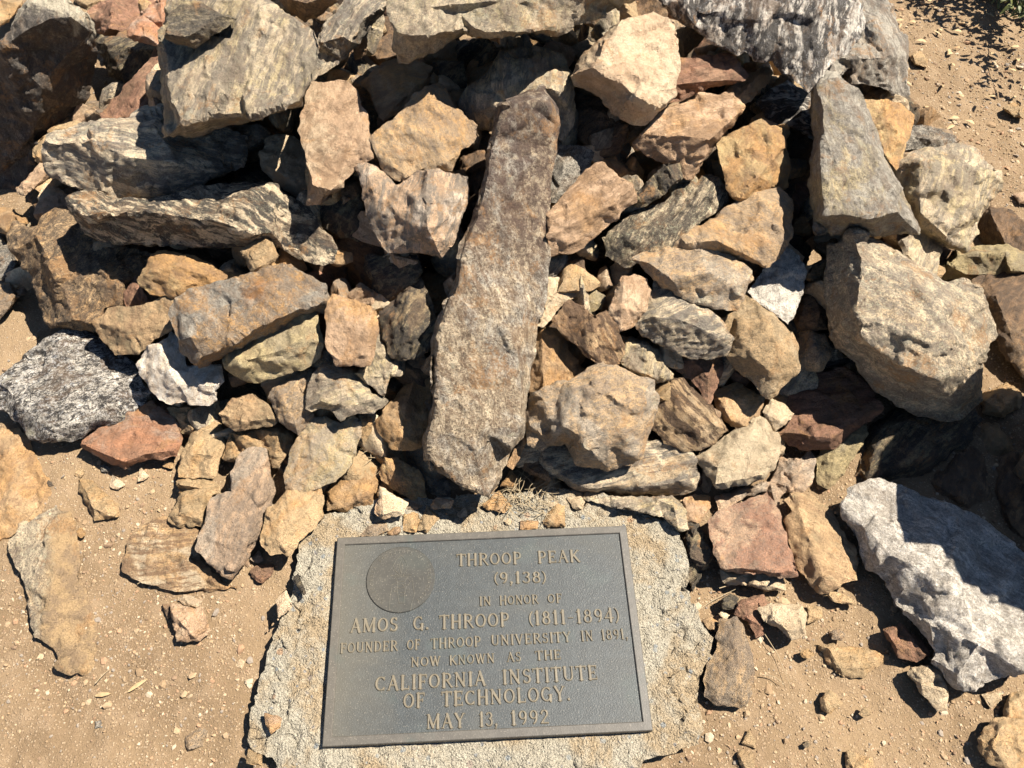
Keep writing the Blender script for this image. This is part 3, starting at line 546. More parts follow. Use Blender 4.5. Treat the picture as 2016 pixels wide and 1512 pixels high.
('rock','D','tan',40,1,0,"triangular tan rock flush with the dirt left of the pale tan block","470,1320 540,1330 620,1400 700,1470 700,1530 620,1550 560,1560 540,1512 480,1400","",(0,0)),
('rock','D','greytan',30,2,0,"small cracked grey and orange rock at the left edge","-60,160 0,150 60,160 100,210 100,260 60,310 0,370 -60,360","",(0,0)),
('stone','D','tanor',0,2,0,"tiny orange pebble by the cracked rock at the left edge","70,170 100,158 118,180 90,196","",(0,0)),
('stone','D','brown',0,2,0,"brown pebble beside the tiny orange one at the left edge","95,205 140,185 156,215 118,232","",(0,0)),
('rock','D','orange2',90,8,12,"tall orange tan block with a dark base corner in the middle left","1930,480 1935,330 1960,230 2010,240 2070,265 2150,300 2215,330 2230,430 2200,600,0 2180,640,-4 2070,650,-4 1990,640,-2 1940,560","1985,300,22;2010,620,10|2080,400,20;2180,450,20;2160,580,14",(0,0)),
('rock','D','yellow',110,3,0,"narrow tan rock leaning behind the tall orange tan block","2225,420 2260,520 2290,600 2315,640 2290,740 2265,825 2180,760 2095,690 2170,640","",(-.05,0)),
# ---- tile E
('boulder','E','dark',60,2,0,"dark pointed boulder with a lit cheek left of the tall stone's middle","240,330 300,270 420,180 460,140 550,300 560,420 530,540 420,600 340,605 290,570 250,480","390,220,26;380,400,32;345,590,10",(.1,.1)),
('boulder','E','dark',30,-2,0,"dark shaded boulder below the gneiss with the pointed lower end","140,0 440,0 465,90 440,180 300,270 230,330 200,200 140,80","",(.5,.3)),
('rock','E','pink',30,-3,0,"small pink brown rock in shade above the tall orange tan block","30,240 110,160 160,190 220,240 190,320 100,280","",(.2,.2)),
('rock','E','tanor',110,-1,0,"tan rock with one lit face in the shade left of the tall stone's foot","200,970 260,900 360,790 450,680 530,620 520,900 480,1110 400,1140 300,1130 220,1040","280,930,22;345,1060,24;390,860,32|450,900,10",(0,0)),
('rock','E','orange',150,3,0,"orange and grey jagged rock left of the tall stone's foot","220,1290 265,1200 330,1190 440,1260 480,1330 500,1420 440,1450 340,1400 240,1330","270,1220,22;330,1300,24;440,1400,10",(0,0)),
('rock','E','peach',20,3,0,"cream wedge stone on the rear edge of the concrete","225,1360 390,1460 365,1530 240,1548 205,1520","",(0,0)),
('stone','E','orange2',20,3,0,"small orange chip in front of the tall stone's foot, left side","525,1470 560,1430 660,1445 640,1490 530,1490","",(0,0)),
('rock','E','cream',60,1,0,"pale broken rock touching the right side of the tall stone","1175,380 1200,140 1290,135 1385,180 1380,240 1290,310 1250,370 1200,415 1150,410","1240,240,22;1300,240,16",(-.1,0)),
('rock','E','tanor',90,0,5,"broad tan rock with a shaded left face right of the tall stone","1160,480 1190,420 1300,450 1360,600 1440,680 1400,720 1330,770 1200,790 1130,800,-15 1100,770,-20 1110,640,-15","1185,500,22;1195,770,20;1330,680,22",(0,0)),
('rock','E','brownstripe',115,7,0,"striped dark brown rock with a notched top edge","1255,380 1350,265 1440,310 1500,360 1560,335 1620,400 1670,520,-8 1640,630,-12 1530,625,-12 1450,590,-8 1330,480","1495,375,26;1480,590,8",(.1,.1)),
('rock','E','pink',95,6,5,"upright pink rock with a rounded top right of the middle","1580,340 1620,220 1660,125 1730,115 1800,145 1820,210 1800,310 1740,400,-10 1650,445,-14 1600,390,-10","1670,150,22;1655,310,28;1780,330,20",(0,0)),
('rock','E','olive2',30,-1,0,"small dark olive rock left of the upright pink one","1420,260 1440,200 1500,195 1560,240 1540,310 1470,325","",(0,0)),
('boulder','E','gneiss2',20,6,12,"grooved grey and cream block right of the upright pink rock","1735,400 1800,300 1860,150 1940,210 2016,250 2130,300 2230,370 2310,490,8 2260,570,-8 2160,612,-14 2016,580,-14 1900,520,-14 1780,470,-10","1830,360,24;1980,370,28;2090,410,28;2225,480,24",(0,0)),
('rock','E','yellow',80,1,0,"tan rock half in shadow below the grooved grey and cream block","1650,470 1790,505 1870,560 1950,680 1960,720 1860,750 1660,640","",(-.1,0)),
('boulder','E','mottled2',15,9,12,"big grey tan rounded block with a dark left end right of the tall stone's base","1100,860,-6 1130,800 1200,775 1320,760 1440,690 1540,630 1620,635 1740,700 1850,730 1875,850,6 1850,960,0 1790,1080,-6 1770,1180,-12 1720,1230,-16 1600,1270,-20 1500,1230,-18 1380,1200,-18 1320,1110,-16 1220,1100,-16 1190,1135,-18 1110,1110,-16 1105,1000,-12","1200,850,14;1240,960,12|1300,1000,26;1420,1060,28;1500,1180,16|1500,800,34;1700,850,32;1650,1050,26",(0,0)),
('boulder','E','banded',12,2,10,"long tan slab with fine bands lying under the big grey tan block","1080,1140 1190,1110 1400,1120 1760,1080 1850,1100 2016,1140 2060,1180 2100,1240 2115,1310,0 2080,1370,-8 2016,1400,-10 1900,1410,-10 1650,1400,-10 1400,1380,-10 1250,1310,-8 1180,1250,-6 1040,1230,-6 1030,1190","1260,1270,12;1400,1350,13;1700,1360,14;2016,1345,12",(0,0)),
('rock','E','pinktan',70,2,0,"thin reddish splinter leaning against the right side of the tall stone's foot","975,1225 1040,1120 1080,1000 1090,910 1125,980 1110,1060 1060,1170 1015,1255","1075,1080,20",(0,0)),
('rock','E','tanstripe',130,4,5,"tan striated rock at the right of the big grey tan block","1866,850 1930,760 1960,720 2016,725 2076,790 2216,930 2296,1030,0 2200,1100,-8 2116,1140,-12 2016,1130,-12 1916,1090,-10 1826,1010,-6","1960,790,18;2080,960,24;2230,1010,12",(0,0)),
('rock','E','gneiss',60,-1,0,"small banded rock touching the tall stone above the pale broken rock","1200,0 1330,0 1330,70 1260,110 1210,130","",(.1,0)),
('rock','E','brown',60,-3,0,"small shaded brown rock above the dark olive one","1340,0 1420,0 1470,150 1420,190 1340,130","",(.3,0)),
('rock','F','red',70,1,0,"purple red rock below the grooved grey and cream block","-60,620 0,580 180,575 245,640 210,740 150,890 100,800 50,730 -60,680","60,610,18;150,700,24;150,840,8",(0,0)),
# ---- on the rear edge of the concrete
('stone','H','tanor',40,1,0,"tan wedge chip at the very foot of the tall stone","835,340 930,260 1005,350 960,390 900,370 860,375","",(0,0)),
('stone','H','cream',20,1,0,"cream chip beside the dry needles, right of the tall stone's foot","1330,300 1410,290 1440,320 1420,370 1370,365","",(0,0)),
('stone','H','tan',60,1,0,"tan wedge stone touching the plaque's upper edge, right of its middle","1185,440 1270,335 1320,350 1320,470 1220,478","",(0,0)),
('stone','H','orange2',0,1,0,"small flat orange chip against the plaque's upper edge","1060,440 1160,440 1160,482 1060,485","",(0,0)),
('stone','H','tan',80,1,0,"upright cream tan chip above the plaque, left of its middle","455,490 500,340 575,420 510,505","",(0,0)),
('stone','H','tan',80,1,0,"tan stone left of the upright cream chip above the plaque","365,400 450,385 460,440 440,500 370,490","",(0,0)),
('stone','H','greytan',20,1,0,"brown grey stone above the plaque's upper left corner","120,520 160,470 230,445 270,450 290,500 200,525","",(0,0)),
('stone','H','orange2',30,1,0,"small orange chip above the plaque's upper left corner","270,510 300,480 345,470 350,505 300,525","",(0,0)),
('stone','H','greytan',0,1,0,"grey tan stone between the cream wedge and the orange chip","370,365 400,320 480,345 440,380","",(0,0)),
('stone','H','cream',0,1,0,"tiny cream pebble above the tan wedge stone at the plaque","1215,330 1280,315 1280,350 1230,360","",(0,0)),
('stone','H','peach',0,1,0,"tiny peach chip on the concrete left of the tan wedge at the stone's foot","690,400 730,362 740,405 700,410","",(0,0)),
('stone','H','cream',0,1,0,"pale round pebble on the concrete above the plaque's middle","960,435 985,420 1008,440 990,460 965,455","",(0,0)),
('rock','H','yellow',10,1,8,"long rough tan rock bedded along the rear right edge of the concrete","1450,310 1600,290 1850,300 1950,290 2016,350 2040,480 1990,500 1900,420 1750,380 1600,350","",(0,0)),
('stone','H','tanor',30,-1,0,"earthy orange stone behind the dry needles","940,230 1000,140 1080,210 1010,250","",(0,0)),
('rock','H','brown',60,1,0,"dark brown rock in the shade left of the long tan slab with fine bands","1040,60 1100,10 1180,100 1240,180 1230,210 1150,170 1080,140","",(.3,.1)),
# ---- tile F
('boulder','F','greybig',150,20,25,"very big rounded grey boulder dominating the right side","860,0,5 870,-60,8 960,-130,18 1010,-165,22 1150,-110 1310,0 1400,60 1550,145 1650,125 1700,150 1740,230 1820,340,20 1835,470,12 1790,620,0 1780,740,-10 1750,850,-20 1640,930,-26 1560,940,-28 1400,920,-28 1280,880,-26 1150,790,-20 1060,700,-16 1030,620,-12 910,540,-8 860,450,-4 835,290,0 850,150,2","1000,-130,32;1050,0,36;1040,200,38;1020,360,38;1080,500,36;1200,600,32;1300,640,38;1500,720,34;1680,690,28;1790,560,22|1500,300,42;1600,500,40;1350,450,44|1300,150,38",(0,0)),
('boulder','F','grain',40,8,0,"granular tan rock with rough rounded top left of the very big grey boulder","250,590 290,480 230,370 320,330 370,230 450,280 560,370 640,460 690,550 670,680 600,760,-8 520,835,-16 490,830,-16 350,700,-14","340,480,22;480,420,28;600,540,20|420,600,24;540,700,12",(0,0)),
('rock','F','lightgrey',100,3,8,"smooth light grey slab leaning left of the very big grey boulder","390,210 480,80 600,-50 690,10 730,100 700,250 620,400 550,340 450,270","560,150,18;600,260,16",(-.05,0)),
('boulder','F','mottled2',20,8,8,"tan and grey flat topped rock above the granular tan one","-300,20 -250,-10 -100,-40 100,-50 300,10 400,90 410,140 360,210,0 330,335,-6 200,310,-6 0,240,-6 -100,190,-8 -200,110,-6","-200,40,16;-60,140,20;150,100,24;330,180,18",(-.05,0)),
('rock','F','cream',50,5,0,"small cream triangular rock between the granular rock and the brown slab","470,920 520,840 600,880 655,930 600,1000 540,1030","",(-.05,0)),
('rock','F','tanor',30,1,0,"flat tan rock with an orange patch left of the cream triangular one","180,810 320,750 480,830 470,940 420,1020 330,1020 280,1000 200,900","",(0,0)),
('boulder','F','peachcream',20,8,20,"flat faced cream rock with dark edges above the reddish grey slab","85,1190,2 180,1110,6 380,1000,14 440,945 520,1010 560,1070 575,1170,12 540,1260,6 480,1320,0 340,1350,0 200,1375,2 150,1300,0 100,1230,0","210,1210,26;400,1015,26;500,1030,24|540,1200,22;470,1300,20;190,1350,18",(0,0)),
('boulder','F','redbrown',10,6,12,"brown slab with a bright front edge below the very big grey boulder","560,1040 640,960 600,880 680,720 950,660 1100,780 1160,900 1150,935,0 1050,1010,-6 950,1090,-10 870,1140,-12 720,1135,-12 600,1090,-8","575,1045,14;670,1050,18;880,1075,20;1100,915,18",(0,0)),
('rock','F','olive2',60,3,0,"two toned tan and black rock below the brown slab's front edge","790,1180 860,1090 1000,1000 1080,1000 1085,1060 1000,1200 900,1340 860,1370 800,1340","900,1150,22;1000,1060,20;870,1330,8",(.1,.1)),
('boulder','F','dark',40,0,0,"large cracked grey boulder lying in shadow at the lower right","940,1350 1060,1130 1100,1000 1180,960 1300,880 1700,900 1750,960 1700,1080 1560,1190 1400,1300 1100,1370 960,1400","",(.1,.1)),
('boulder','F','granite2',140,7,10,"huge white and grey granite slab at the lower right corner","935,1480 990,1400 1090,1350 1170,1330 1300,1360 1500,1440 1750,1540 1880,1620 2040,1740 2130,1850 2130,2380 2016,2445 1900,2490,0 1740,2557,-4 1620,2540,-5 1550,2470,-5 1480,2360,-5 1380,2210,-5 1250,2060,-5 1200,1930,-4 1150,1860,-4 1050,1780,-4 1010,1660,-2 950,1590,4","1080,1610,12;1230,1770,15;1350,1820,18;1420,1800,19;1520,1730,19|1040,1640,6;1150,1790,8;1290,1850,12|1600,2000,18;1750,2300,16;1620,2480,8|1440,2180,14",(0,0)),
('rock','F','pinkgrey',30,2,0,"flat purplish rock under the flat faced cream one","200,1420 350,1370 520,1330 580,1200 690,1210 735,1145 770,1200 750,1350 700,1390 600,1400 550,1490 500,1390 380,1420 230,1512","",(0,0)),
('rock','F','orange2',30,2,0,"small lit orange rock below the right end of the long tan slab","10,1440 60,1405 160,1420 165,1480 90,1590 0,1560","",(0,0)),
('boulder','F','brown',40,4,0,"reddish brown rock at the right edge beside the very big grey boulder","1700,150 1800,110 1950,80 2080,110 2100,760 2016,700 1950,640 1880,540 1840,460 1820,340 1740,230","1850,240,20;1950,500,20",(-.1,0)),
('boulder','F','olive2',20,1,0,"tan rock in shade behind the right shoulder of the very big grey boulder","1480,60 1600,10 1620,-40 1900,-60 2080,0 2080,100 1900,110 1700,150 1640,130 1550,140","",(.3,.1)),
('rock','F','tan',30,1,0,"tan rock with a lit tip right below the very big grey boulder","1750,830 1830,790 1920,760 1990,800 2000,880 1880,950 1780,920","",(0,0)),
('rock','F','tan',60,-1,0,"shaded tan rock at the right edge beneath the cracked grey boulder's tip","1760,980 1850,970 1930,1080 1940,1180 1820,1200 1740,1100","",(0,0)),
('rock','F','brown',60,-1,0,"dark brown rock at the right edge above the granite slab","1560,1190 1700,1100 1780,1180 1850,1350 1840,1540 1700,1500 1500,1430 1440,1320","",(0,0)),
('rock','F','brown',60,-1,0,"dark rock in full shadow at the right edge above the granite slab","1850,1200 1960,1150 2080,1200 2080,1720 1900,1600 1850,1400","",(0,0)),
('rock','F','brown',10,-3,0,"brown rock in shade left of the very big grey boulder","650,400 700,220 760,180 840,160 830,300 850,430 760,450 680,440","",(.3,.1)),
('rock','F','gneissdark',10,-4,0,"thin banded rock in shade under the left edge of the very big grey boulder","800,480 870,450 920,550 1000,620 900,670 800,670","",(.3,.1)),
('rock','F','brown',40,-5,0,"dark brown rock in deep shade below the smooth light grey slab","620,420 740,440 800,520 800,660 700,690 680,560","",(.3,.1)),
('rock','F','tan',40,-1,0,"small tan rock in the gap right of the smooth light grey slab","740,100 800,40 860,20 850,130 780,160 725,130","",(0,0)),
('stone','F','cream',40,0,0,"small cream chip wedged at the top of the smooth light grey slab","700,50 760,60 730,110 720,90","",(0,0)),
# ---- tile I
('boulder','I','redgrey',20,5,14,"flat reddish grey slab right of the concrete","150,60 220,0 350,-60 500,-120 550,-50 580,30 620,200 670,370,2 600,385,0 400,355,-4 260,350,-4 210,300,0 190,180 160,120","225,325,13;400,335,15;600,365,15;655,350,14",(0,0)),
('boulder','I','tanbrown',150,4,8,"brown slab leaning beside the huge granite slab","600,60,-4 640,0 600,-60 640,-100 780,-90 900,10 930,100 1020,220 1030,400 940,430 850,465,-4 780,460,-8 700,350,-8 670,300,-8","690,0,16;760,200,18;850,430,12",(0,0)),
('rock','I','dark',50,2,0,"black grey pointed rock against the right edge of the concrete","20,80 90,80 190,210 190,280 120,350 60,470 40,400 20,300","",(.1,.1)),
('rock','I','cream',10,2,0,"cream rock under the front edge of the flat reddish grey slab","230,340 420,340 590,350 600,460 500,470 380,430 250,420","",(0,0)),
('rock','I','greytan',70,3,5,"tan brown elongated rock on the dirt beside the lower right of the concrete","120,980 200,800 220,650 320,630 360,700 400,830 430,940,0 380,1110,0 340,1150,-5 200,1140,-5 130,1080,-3","310,690,14;330,900,22;350,1100,10|200,1050,14",(0,0)),
('rock','I','red',60,2,0,"small dull red rock between the concrete and the cream triangle","320,540 370,510 480,490 510,550 460,580 480,720 430,740 380,650 310,610","",(0,0)),
('rock','I','cream',60,4,0,"cream triangular rock on the dirt below the flat reddish grey slab","450,570 540,545 700,550 735,610 720,720 640,750 560,680 490,640","",(0,0)),
('stone','I','dark',0,2,0,"dark round pebble above the small dull red rock","230,520 280,480 330,510 310,570 240,570","",(0,0)),
('stone','I','tan',0,1,0,"tan stone right beside the cream triangular rock","740,550 820,560 820,620 740,660","",(0,0)),
('rock','I','tan',170,2,0,"thin tan flake below the brown slab leaning beside the granite","850,470 940,480 1020,530 1025,555 900,530 860,510","",(0,0)),
('rock','I','redbrown',130,3,0,"brown wedge rock beside the left edge of the granite slab","1180,690 1290,665 1400,760 1460,840 1380,890 1270,860 1220,770","",(0,0)),
('rock','I','cream',50,3,0,"cream elongated rock near the bottom tip of the granite slab","1335,960 1370,905 1460,910 1550,930 1540,1000 1570,1080 1560,1170 1500,1165 1430,1090","",(0,0)),
('rock','I','tan',10,0,0,"half buried flat tan rock in the middle of the right hand dirt","800,780 1000,800 1220,830 1190,880 1060,970 980,980 870,910","",(0,0)),
('stone','I','tan',0,1,0,"rounded tan stone in the lower right dirt","810,1110 850,1050 900,1070 940,1130 870,1190 820,1170","",(0,0)),
('stone','I','tan',0,1,0,"small tan stone right of the rounded one in the lower right dirt","1040,1190 1070,1150 1110,1190 1070,1215","",(0,0)),
('boulder','I','tan',40,3,0,"tan boulder cut by the lower right corner of the picture","1750,1340 1830,1230 2016,1220 2060,1300 2060,1540 1900,1530 1800,1470","",(0,0)),
('rock','I','tan',40,2,0,"tan rock at the right edge just above the corner boulder","1890,1170 1930,1080 2016,1050 2080,1100 2080,1220 1900,1220","",(0,0)),
('stone','I','cream',40,1,0,"small cream wedge near the right edge below the granite slab","1770,1080 1880,1060 1885,1110 1820,1155","",(0,0)),
('rock','I','tan',40,1,0,"tan rock at the bottom edge in the right hand dirt","960,1490 970,1410 1040,1430 1120,1450 1140,1512 1100,1540 970,1540","",(0,0)),
('stone','I','tanor',40,2,0,"orange tan stone touching the right edge of the concrete","110,640 160,620 210,650 200,710 150,690","",(0,0)),
('stone','I','cream',40,1,0,"small pale pebble left of the tip of the elongated tan brown rock","210,600 240,580 280,610 250,640","",(0,0)),
('stone','I','dark',40,1,0,"small dark pebble in the lower right dirt","705,1370 735,1345 760,1375 740,1400 715,1395","",(0,0)),
('stone','I','tan',40,1,0,"small tan stone in the upper part of the right hand dirt","700,830 740,812 775,845 740,865 705,855","",(0,0)),
('stone','I','greytan',40,1,0,"grey stone in the dirt left of the brown wedge rock","870,710 920,680 970,720 940,765 880,755","",(0,0)),
('stone','I','tan',40,1,0,"tan stone near the bottom edge below the concrete's right corner","350,1370 390,1290 435,1350 430,1395","",(0,0)),
('stone','I','tan',40,1,0,"pale tan flat stone at the bottom edge right of the concrete","310,1430 350,1400 420,1430 430,1530 360,1530","",(0,0)),
# ---- tile G
('boulder','G','halforange',85,1,4,"long half buried rock, grey on the left and orange on the right","45,200 130,90 220,30 330,-30 400,0,2 440,100,0 470,300,-2 470,430,-2 560,620,-3 570,720,-3 540,930,-2 400,945 350,900 330,830 270,770 190,710 165,560 130,410 80,320","350,60,9;335,280,10;300,400,10;305,660,10;420,800,6",(0,0)),
('rock','G','banded2',5,1.2,2,"flat banded tan rock half buried in the dirt left of the concrete","750,180 900,40 1000,40 1180,90 1150,200 1200,300 1300,420 1400,440 1100,460 960,450 800,400 740,350","1080,120,6;1095,300,4|900,220,6",(0,0)),
('rock','G','pink',60,2,10,"square pinkish flat stone on the dirt at the lower left","1010,550 1070,550 1200,570 1240,700,0 1180,765,0 1040,765 1025,640","",(0,0)),
('stone','G','peach',0,1,0,"small tan stone touching the top of the square pinkish one","1050,520 1090,490 1200,520 1170,565 1100,550","",(0,0)),
('stone','G','brown',60,1,0,"narrow brown chip left of the square pinkish stone","960,545 1010,548 1022,600 990,632","",(0,0)),
('stone','G','red',0,1,0,"reddish stone left of the concrete's upper left edge","1480,350 1520,315 1610,310 1600,370 1550,420 1490,380","",(0,0)),
('stone','G','pinkgrey',0,1,0,"small purplish stone just above the reddish one","1480,275 1530,230 1560,290 1510,300","",(0,0)),
('stone','G','cream',0,1,0,"small cream stone alone on the dirt left of the plaque","1380,910 1420,865 1450,885 1430,930","",(0,0)),
('stone','G','orange2',0,2,0,"orange stone set into the left part of the concrete","1565,1190 1620,1200 1665,1220 1650,1270 1600,1310 1570,1260","",(0,0)),
('stone','G','dark',60,3,0,"dark chip on the upper left edge of the concrete","1730,390 1760,370 1810,480 1790,495","",(0,0)),
('rock','G','greytan',30,0,0,"rounded grey tan stone sunk in the dirt at the bottom left","1095,1320 1180,1270 1230,1290 1200,1380 1110,1415 1090,1370","",(0,0)),
('stone','G','granite',30,0,0,"pale grey pebble sunk in the lower left dirt","555,1232 600,1225 612,1280 560,1282","",(0,0)),
('stone','G','peach',30,2,0,"pink chip against the left edge of the concrete","1625,520 1690,470 1720,560 1640,640","",(0,0)),
('stone','G','tan',30,1,0,"tan stone at the bottom left corner of the concrete","1470,1400 1540,1440 1550,1500 1460,1480","",(0,0)),
('stone','G','cream',0,1,0,"round cream pebble beside the half buried grey and orange rock","105,70 150,40 180,70 165,115 120,115","",(0,0)),
('stone','G','tanor',0,1,0,"small orange tan pebble right of the half buried grey and orange rock","450,125 480,100 500,130 480,150","",(0,0)),
('stone','D','tan',0,1,0,"small tan wedge on the dirt below the flat red and orange rock, left","445,1290 470,1255 495,1275 475,1305","",(0,0)),
('stone','D','granite',0,1,0,"pale grey oval stone just below the flat red and orange rock","585,1240 620,1225 660,1250 640,1280 600,1275","",(0,0)),
('stone','D','peach',0,1,0,"pale pink triangular stone on the dirt left of the pale tan block","650,1360 665,1295 740,1350 700,1380","",(0,0)),
('stone','D','peach',0,1,0,"cream chip on the dirt between the red rock and the pale tan block","815,1330 830,1250 880,1300 850,1320","",(0,0)),
('stone','D','tan',0,1,0,"tan stone beside the pointed tan rock with the cleft side","965,1240 980,1190 1030,1210 1020,1255","",(0,0)),
('stone','D','dark',0,1,0,"thin grey flake on the dirt near the left orange tan rock","255,1305 280,1310 330,1360 290,1365","",(0,0)),
]

# ------------------------------------------------------------------ bare dirt
def ground_mat():
    m, n, l, bs = mat_new('dirt'); g = G(m)
    tc = n.new('ShaderNodeTexCoord'); P = tc.outputs['Object']
    big = g.noise(P, 2.2, 5, .6); mid = g.noise(P, 18, 6, .65); fine = g.noise(P, 150, 4, .7); ff = g.noise(P, 420, 2, .7)
    col = g.mix(g.ramp(big, .35, .65), (.265, .185, .108), (.19, .13, .075))
    col = g.mix(g.math('MULTIPLY', g.ramp(mid, .45, .65), .55), col, (.30, .215, .135))
    col = g.mix(g.math('MULTIPLY', g.ramp(fine, .50, .64), .6), col, (.22, .15, .09))
    vc = g.vor(P, 210, 'F1', 'Color'); vd = g.vor(P, 210)
    sp = n.new('ShaderNodeSeparateColor'); l.new(vc, sp.inputs[0])
    grit = g.math('MULTIPLY', g.ramp(sp.outputs[0], .62, .68), g.ramp(vd, .55, .35))
    col = g.mix(g.math('MULTIPLY', grit, .6), col, g.mix(sp.outputs[1], (.46, .35, .23), (.32, .22, .14)))
    hs = n.new('ShaderNodeHueSaturation'); l.new(col, hs.inputs['Color']); l.new(g.math('ADD', g.math('MULTIPLY', ff, .7), .66), hs.inputs['Value'])
    l.new(hs.outputs[0], bs.inputs['Base Color']); bs.inputs['Roughness'].default_value = .95; bs.inputs['Specular IOR Level'].default_value = .15
    n1 = g.bump(g.math('ADD', mid, g.math('MULTIPLY', fine, .5)), .6, .010)
    n2 = g.bump(g.math('ADD', g.math('MULTIPLY', grit, .8), ff), .7, .003, n1)
    l.new(n2, bs.inputs['Normal'])
    return m
def gz(x, y):
    p = np.stack([x, y, np.zeros_like(x)], -1)
    s = p.shape[:-1]; q = p.reshape(-1, 3)
    z = .010 * fbm(q * 3, 3, 900) + .0055 * fbm(q * 17, 4, 910) + .0015 * noise(q * 90, 920)
    r = mound(x, y)
    return GZ + z.reshape(s) + np.where(r > 0, np.maximum(r - .32, 0) * .95, 0)
def axis(a, b, st, far):
    v = list(np.arange(a, b, st)); s = st; x = v[-1]
    while x < far: s *= 1.35; x += s; v.append(x)
    s = st; x = a; w = []
    while x > -far: s *= 1.35; x -= s; w.append(x)
    return np.array(w[::-1] + v)
gxs = axis(-1.5, 2.6, .0105, 120); gys = axis(-.35, 3.0, .0105, 120)
X, Y = np.meshgrid(gxs, gys); Z = gz(X, Y)
nx, ny = len(gxs), len(gys); I = np.arange(nx * ny).reshape(ny, nx)
ground = mesh_obj('ground', np.stack([X.ravel(), Y.ravel(), Z.ravel()], 1),
                  np.stack([I[:-1, :-1].ravel(), I[:-1, 1:].ravel(), I[1:, 1:].ravel(), I[1:, :-1].ravel()], 1), ground_mat())
tag(ground, kind='structure')

# ------------------------------------------------------------------ concrete
def concrete_mat():
    m, n, l, bs = mat_new('concrete'); g = G(m)
    tc = n.new('ShaderNodeTexCoord'); P = tc.outputs['Object']
    big = g.noise(P, 7, 5, .6, .4); mid = g.noise(P, 40, 6, .7); fine = g.noise(P, 190, 4, .7)
    col = g.mix(g.ramp(big, .44, .60), (.44, .395, .305), (.42, .32, .20))
    col = g.mix(g.math('MULTIPLY', g.ramp(mid, .50, .62), .5), col, (.50, .45, .35))
    col = g.mix(g.math('MULTIPLY', g.ramp(fine, .5, .62), .4), col, (.24, .20, .145))
    for sc, th, c1, c2 in ((62, .88, (.22, .25, .27), (.32, .33, .31)), (95, .86, (.36, .30, .24), (.24, .27, .30)), (45, .90, (.42, .25, .14), (.20, .21, .22))):
        vc = g.vor(P, sc, 'F1', 'Color'); vd = g.vor(P, sc)
        s_ = n.new('ShaderNodeSeparateColor'); l.new(vc, s_.inputs[0])
        a = g.math('MULTIPLY', g.ramp(s_.outputs[0], th, th + .02), g.ramp(g.math('ADD', vd, g.math('MULTIPLY', fine, .3)), .50, .42))
        col = g.mix(g.math('MULTIPLY', a, .75), col, g.mix(s_.outputs[2], c1, c2))
    hs = n.new('ShaderNodeHueSaturation'); l.new(col, hs.inputs['Color']); l.new(g.math('ADD', g.math('MULTIPLY', mid, .5), .76), hs.inputs['Value'])
    l.new(hs.outputs[0], bs.inputs['Base Color']); bs.inputs['Roughness'].default_value = .93; bs.inputs['Specular IOR Level'].default_value = .2
    gr2 = g.vor(P, 260); n1 = g.bump(mid, .9, .014); n2 = g.bump(g.math('ADD', fine, g.math('MULTIPLY', gr2, -.7)), 1, .007, n1)
    l.new(n2, bs.inputs['Normal'])
    return m
CONC = concrete_mat()
slab_out = ("583,1095 574,1135 577,1165 547,1225 533,1262 513,1325 503,1368 490,1408 483,1451 493,1471 533,1491 548,1540 620,1600 1180,1600 1210,1530 1300,1492 1344,1476 1371,1471 1386,1425 "
            "1379,1380 1381,1335 1394,1295 1406,1255 1384,1228 1359,1168 1357,1108 1344,1065 1330,1032 1250,1000 1150,962 1000,968 850,978 750,978 640,1008 596,1060")
slab_out = ' '.join('%g,%g' % (float(a.split(',')[0]) * 3, float(a.split(',')[1]) * 3) for a in slab_out.split())
TILES['Z'] = (0, 0)
slab = build_rock(400, 'concrete_slab', 'Z', 'tan', 0, 0, 0, "rough concrete slab with pebbles in it, set in the dirt under the bronze plaque", slab_out,
                  "1900,3200,0.4;1850,4400,0.4;3900,4350,0.4;3650,3200,0.4|1750,3800,0.2;1750,4100,0;4100,3900,0.3;3980,3500,0", (0, 0), cell=.0055, thick=.10, flat_z=-.014, mat=CONC, amp=.0,
                  group='x', cat='concrete slab', nrm=(0, 0, 1))
del slab['group']
# roughen the top by hand so that the plaque stays clear of it
me = slab.data; co = np.empty(len(me.vertices) * 3, np.float32); me.vertices.foreach_get('co', co); co = co.reshape(-1, 3)
mw = np.array(slab.matrix_world); wp = co @ mw[:3, :3].T + mw[:3, 3]
dz = +.0042 * fbm(wp * 16, 3, 700) + .0042 * chips(wp * 42, 710) + .0024 * fbm(wp * 110, 2, 720)
ind = np.maximum(np.maximum(-.012 - wp[:, 0], wp[:, 0] - .622), np.maximum(-.012 - wp[:, 1], wp[:, 1] - .42))
wt = np.clip(ind / .04 + .55, .55, 1.6)
hole = np.clip(1 - np.hypot(wp[:, 0] - .487, wp[:, 1] + .065) / .018, 0, 1)
wp[:, 2] += dz * wt - .02 * hole - np.where(ind < 0, .002, 0)
wp[:, :2] += (np.stack([fbm(wp * 14, 3, 730), fbm(wp * 14, 3, 740)], 1) * .006 + np.stack([chips(wp * 30, 750), chips(wp * 30, 760)], 1) * .007) * np.clip(ind / .05, 0, 1)[:, None]
co = (wp - mw[:3, 3]) @ mw[:3, :3]
me.vertices.foreach_set('co', co.astype(np.float32).ravel()); me.update()

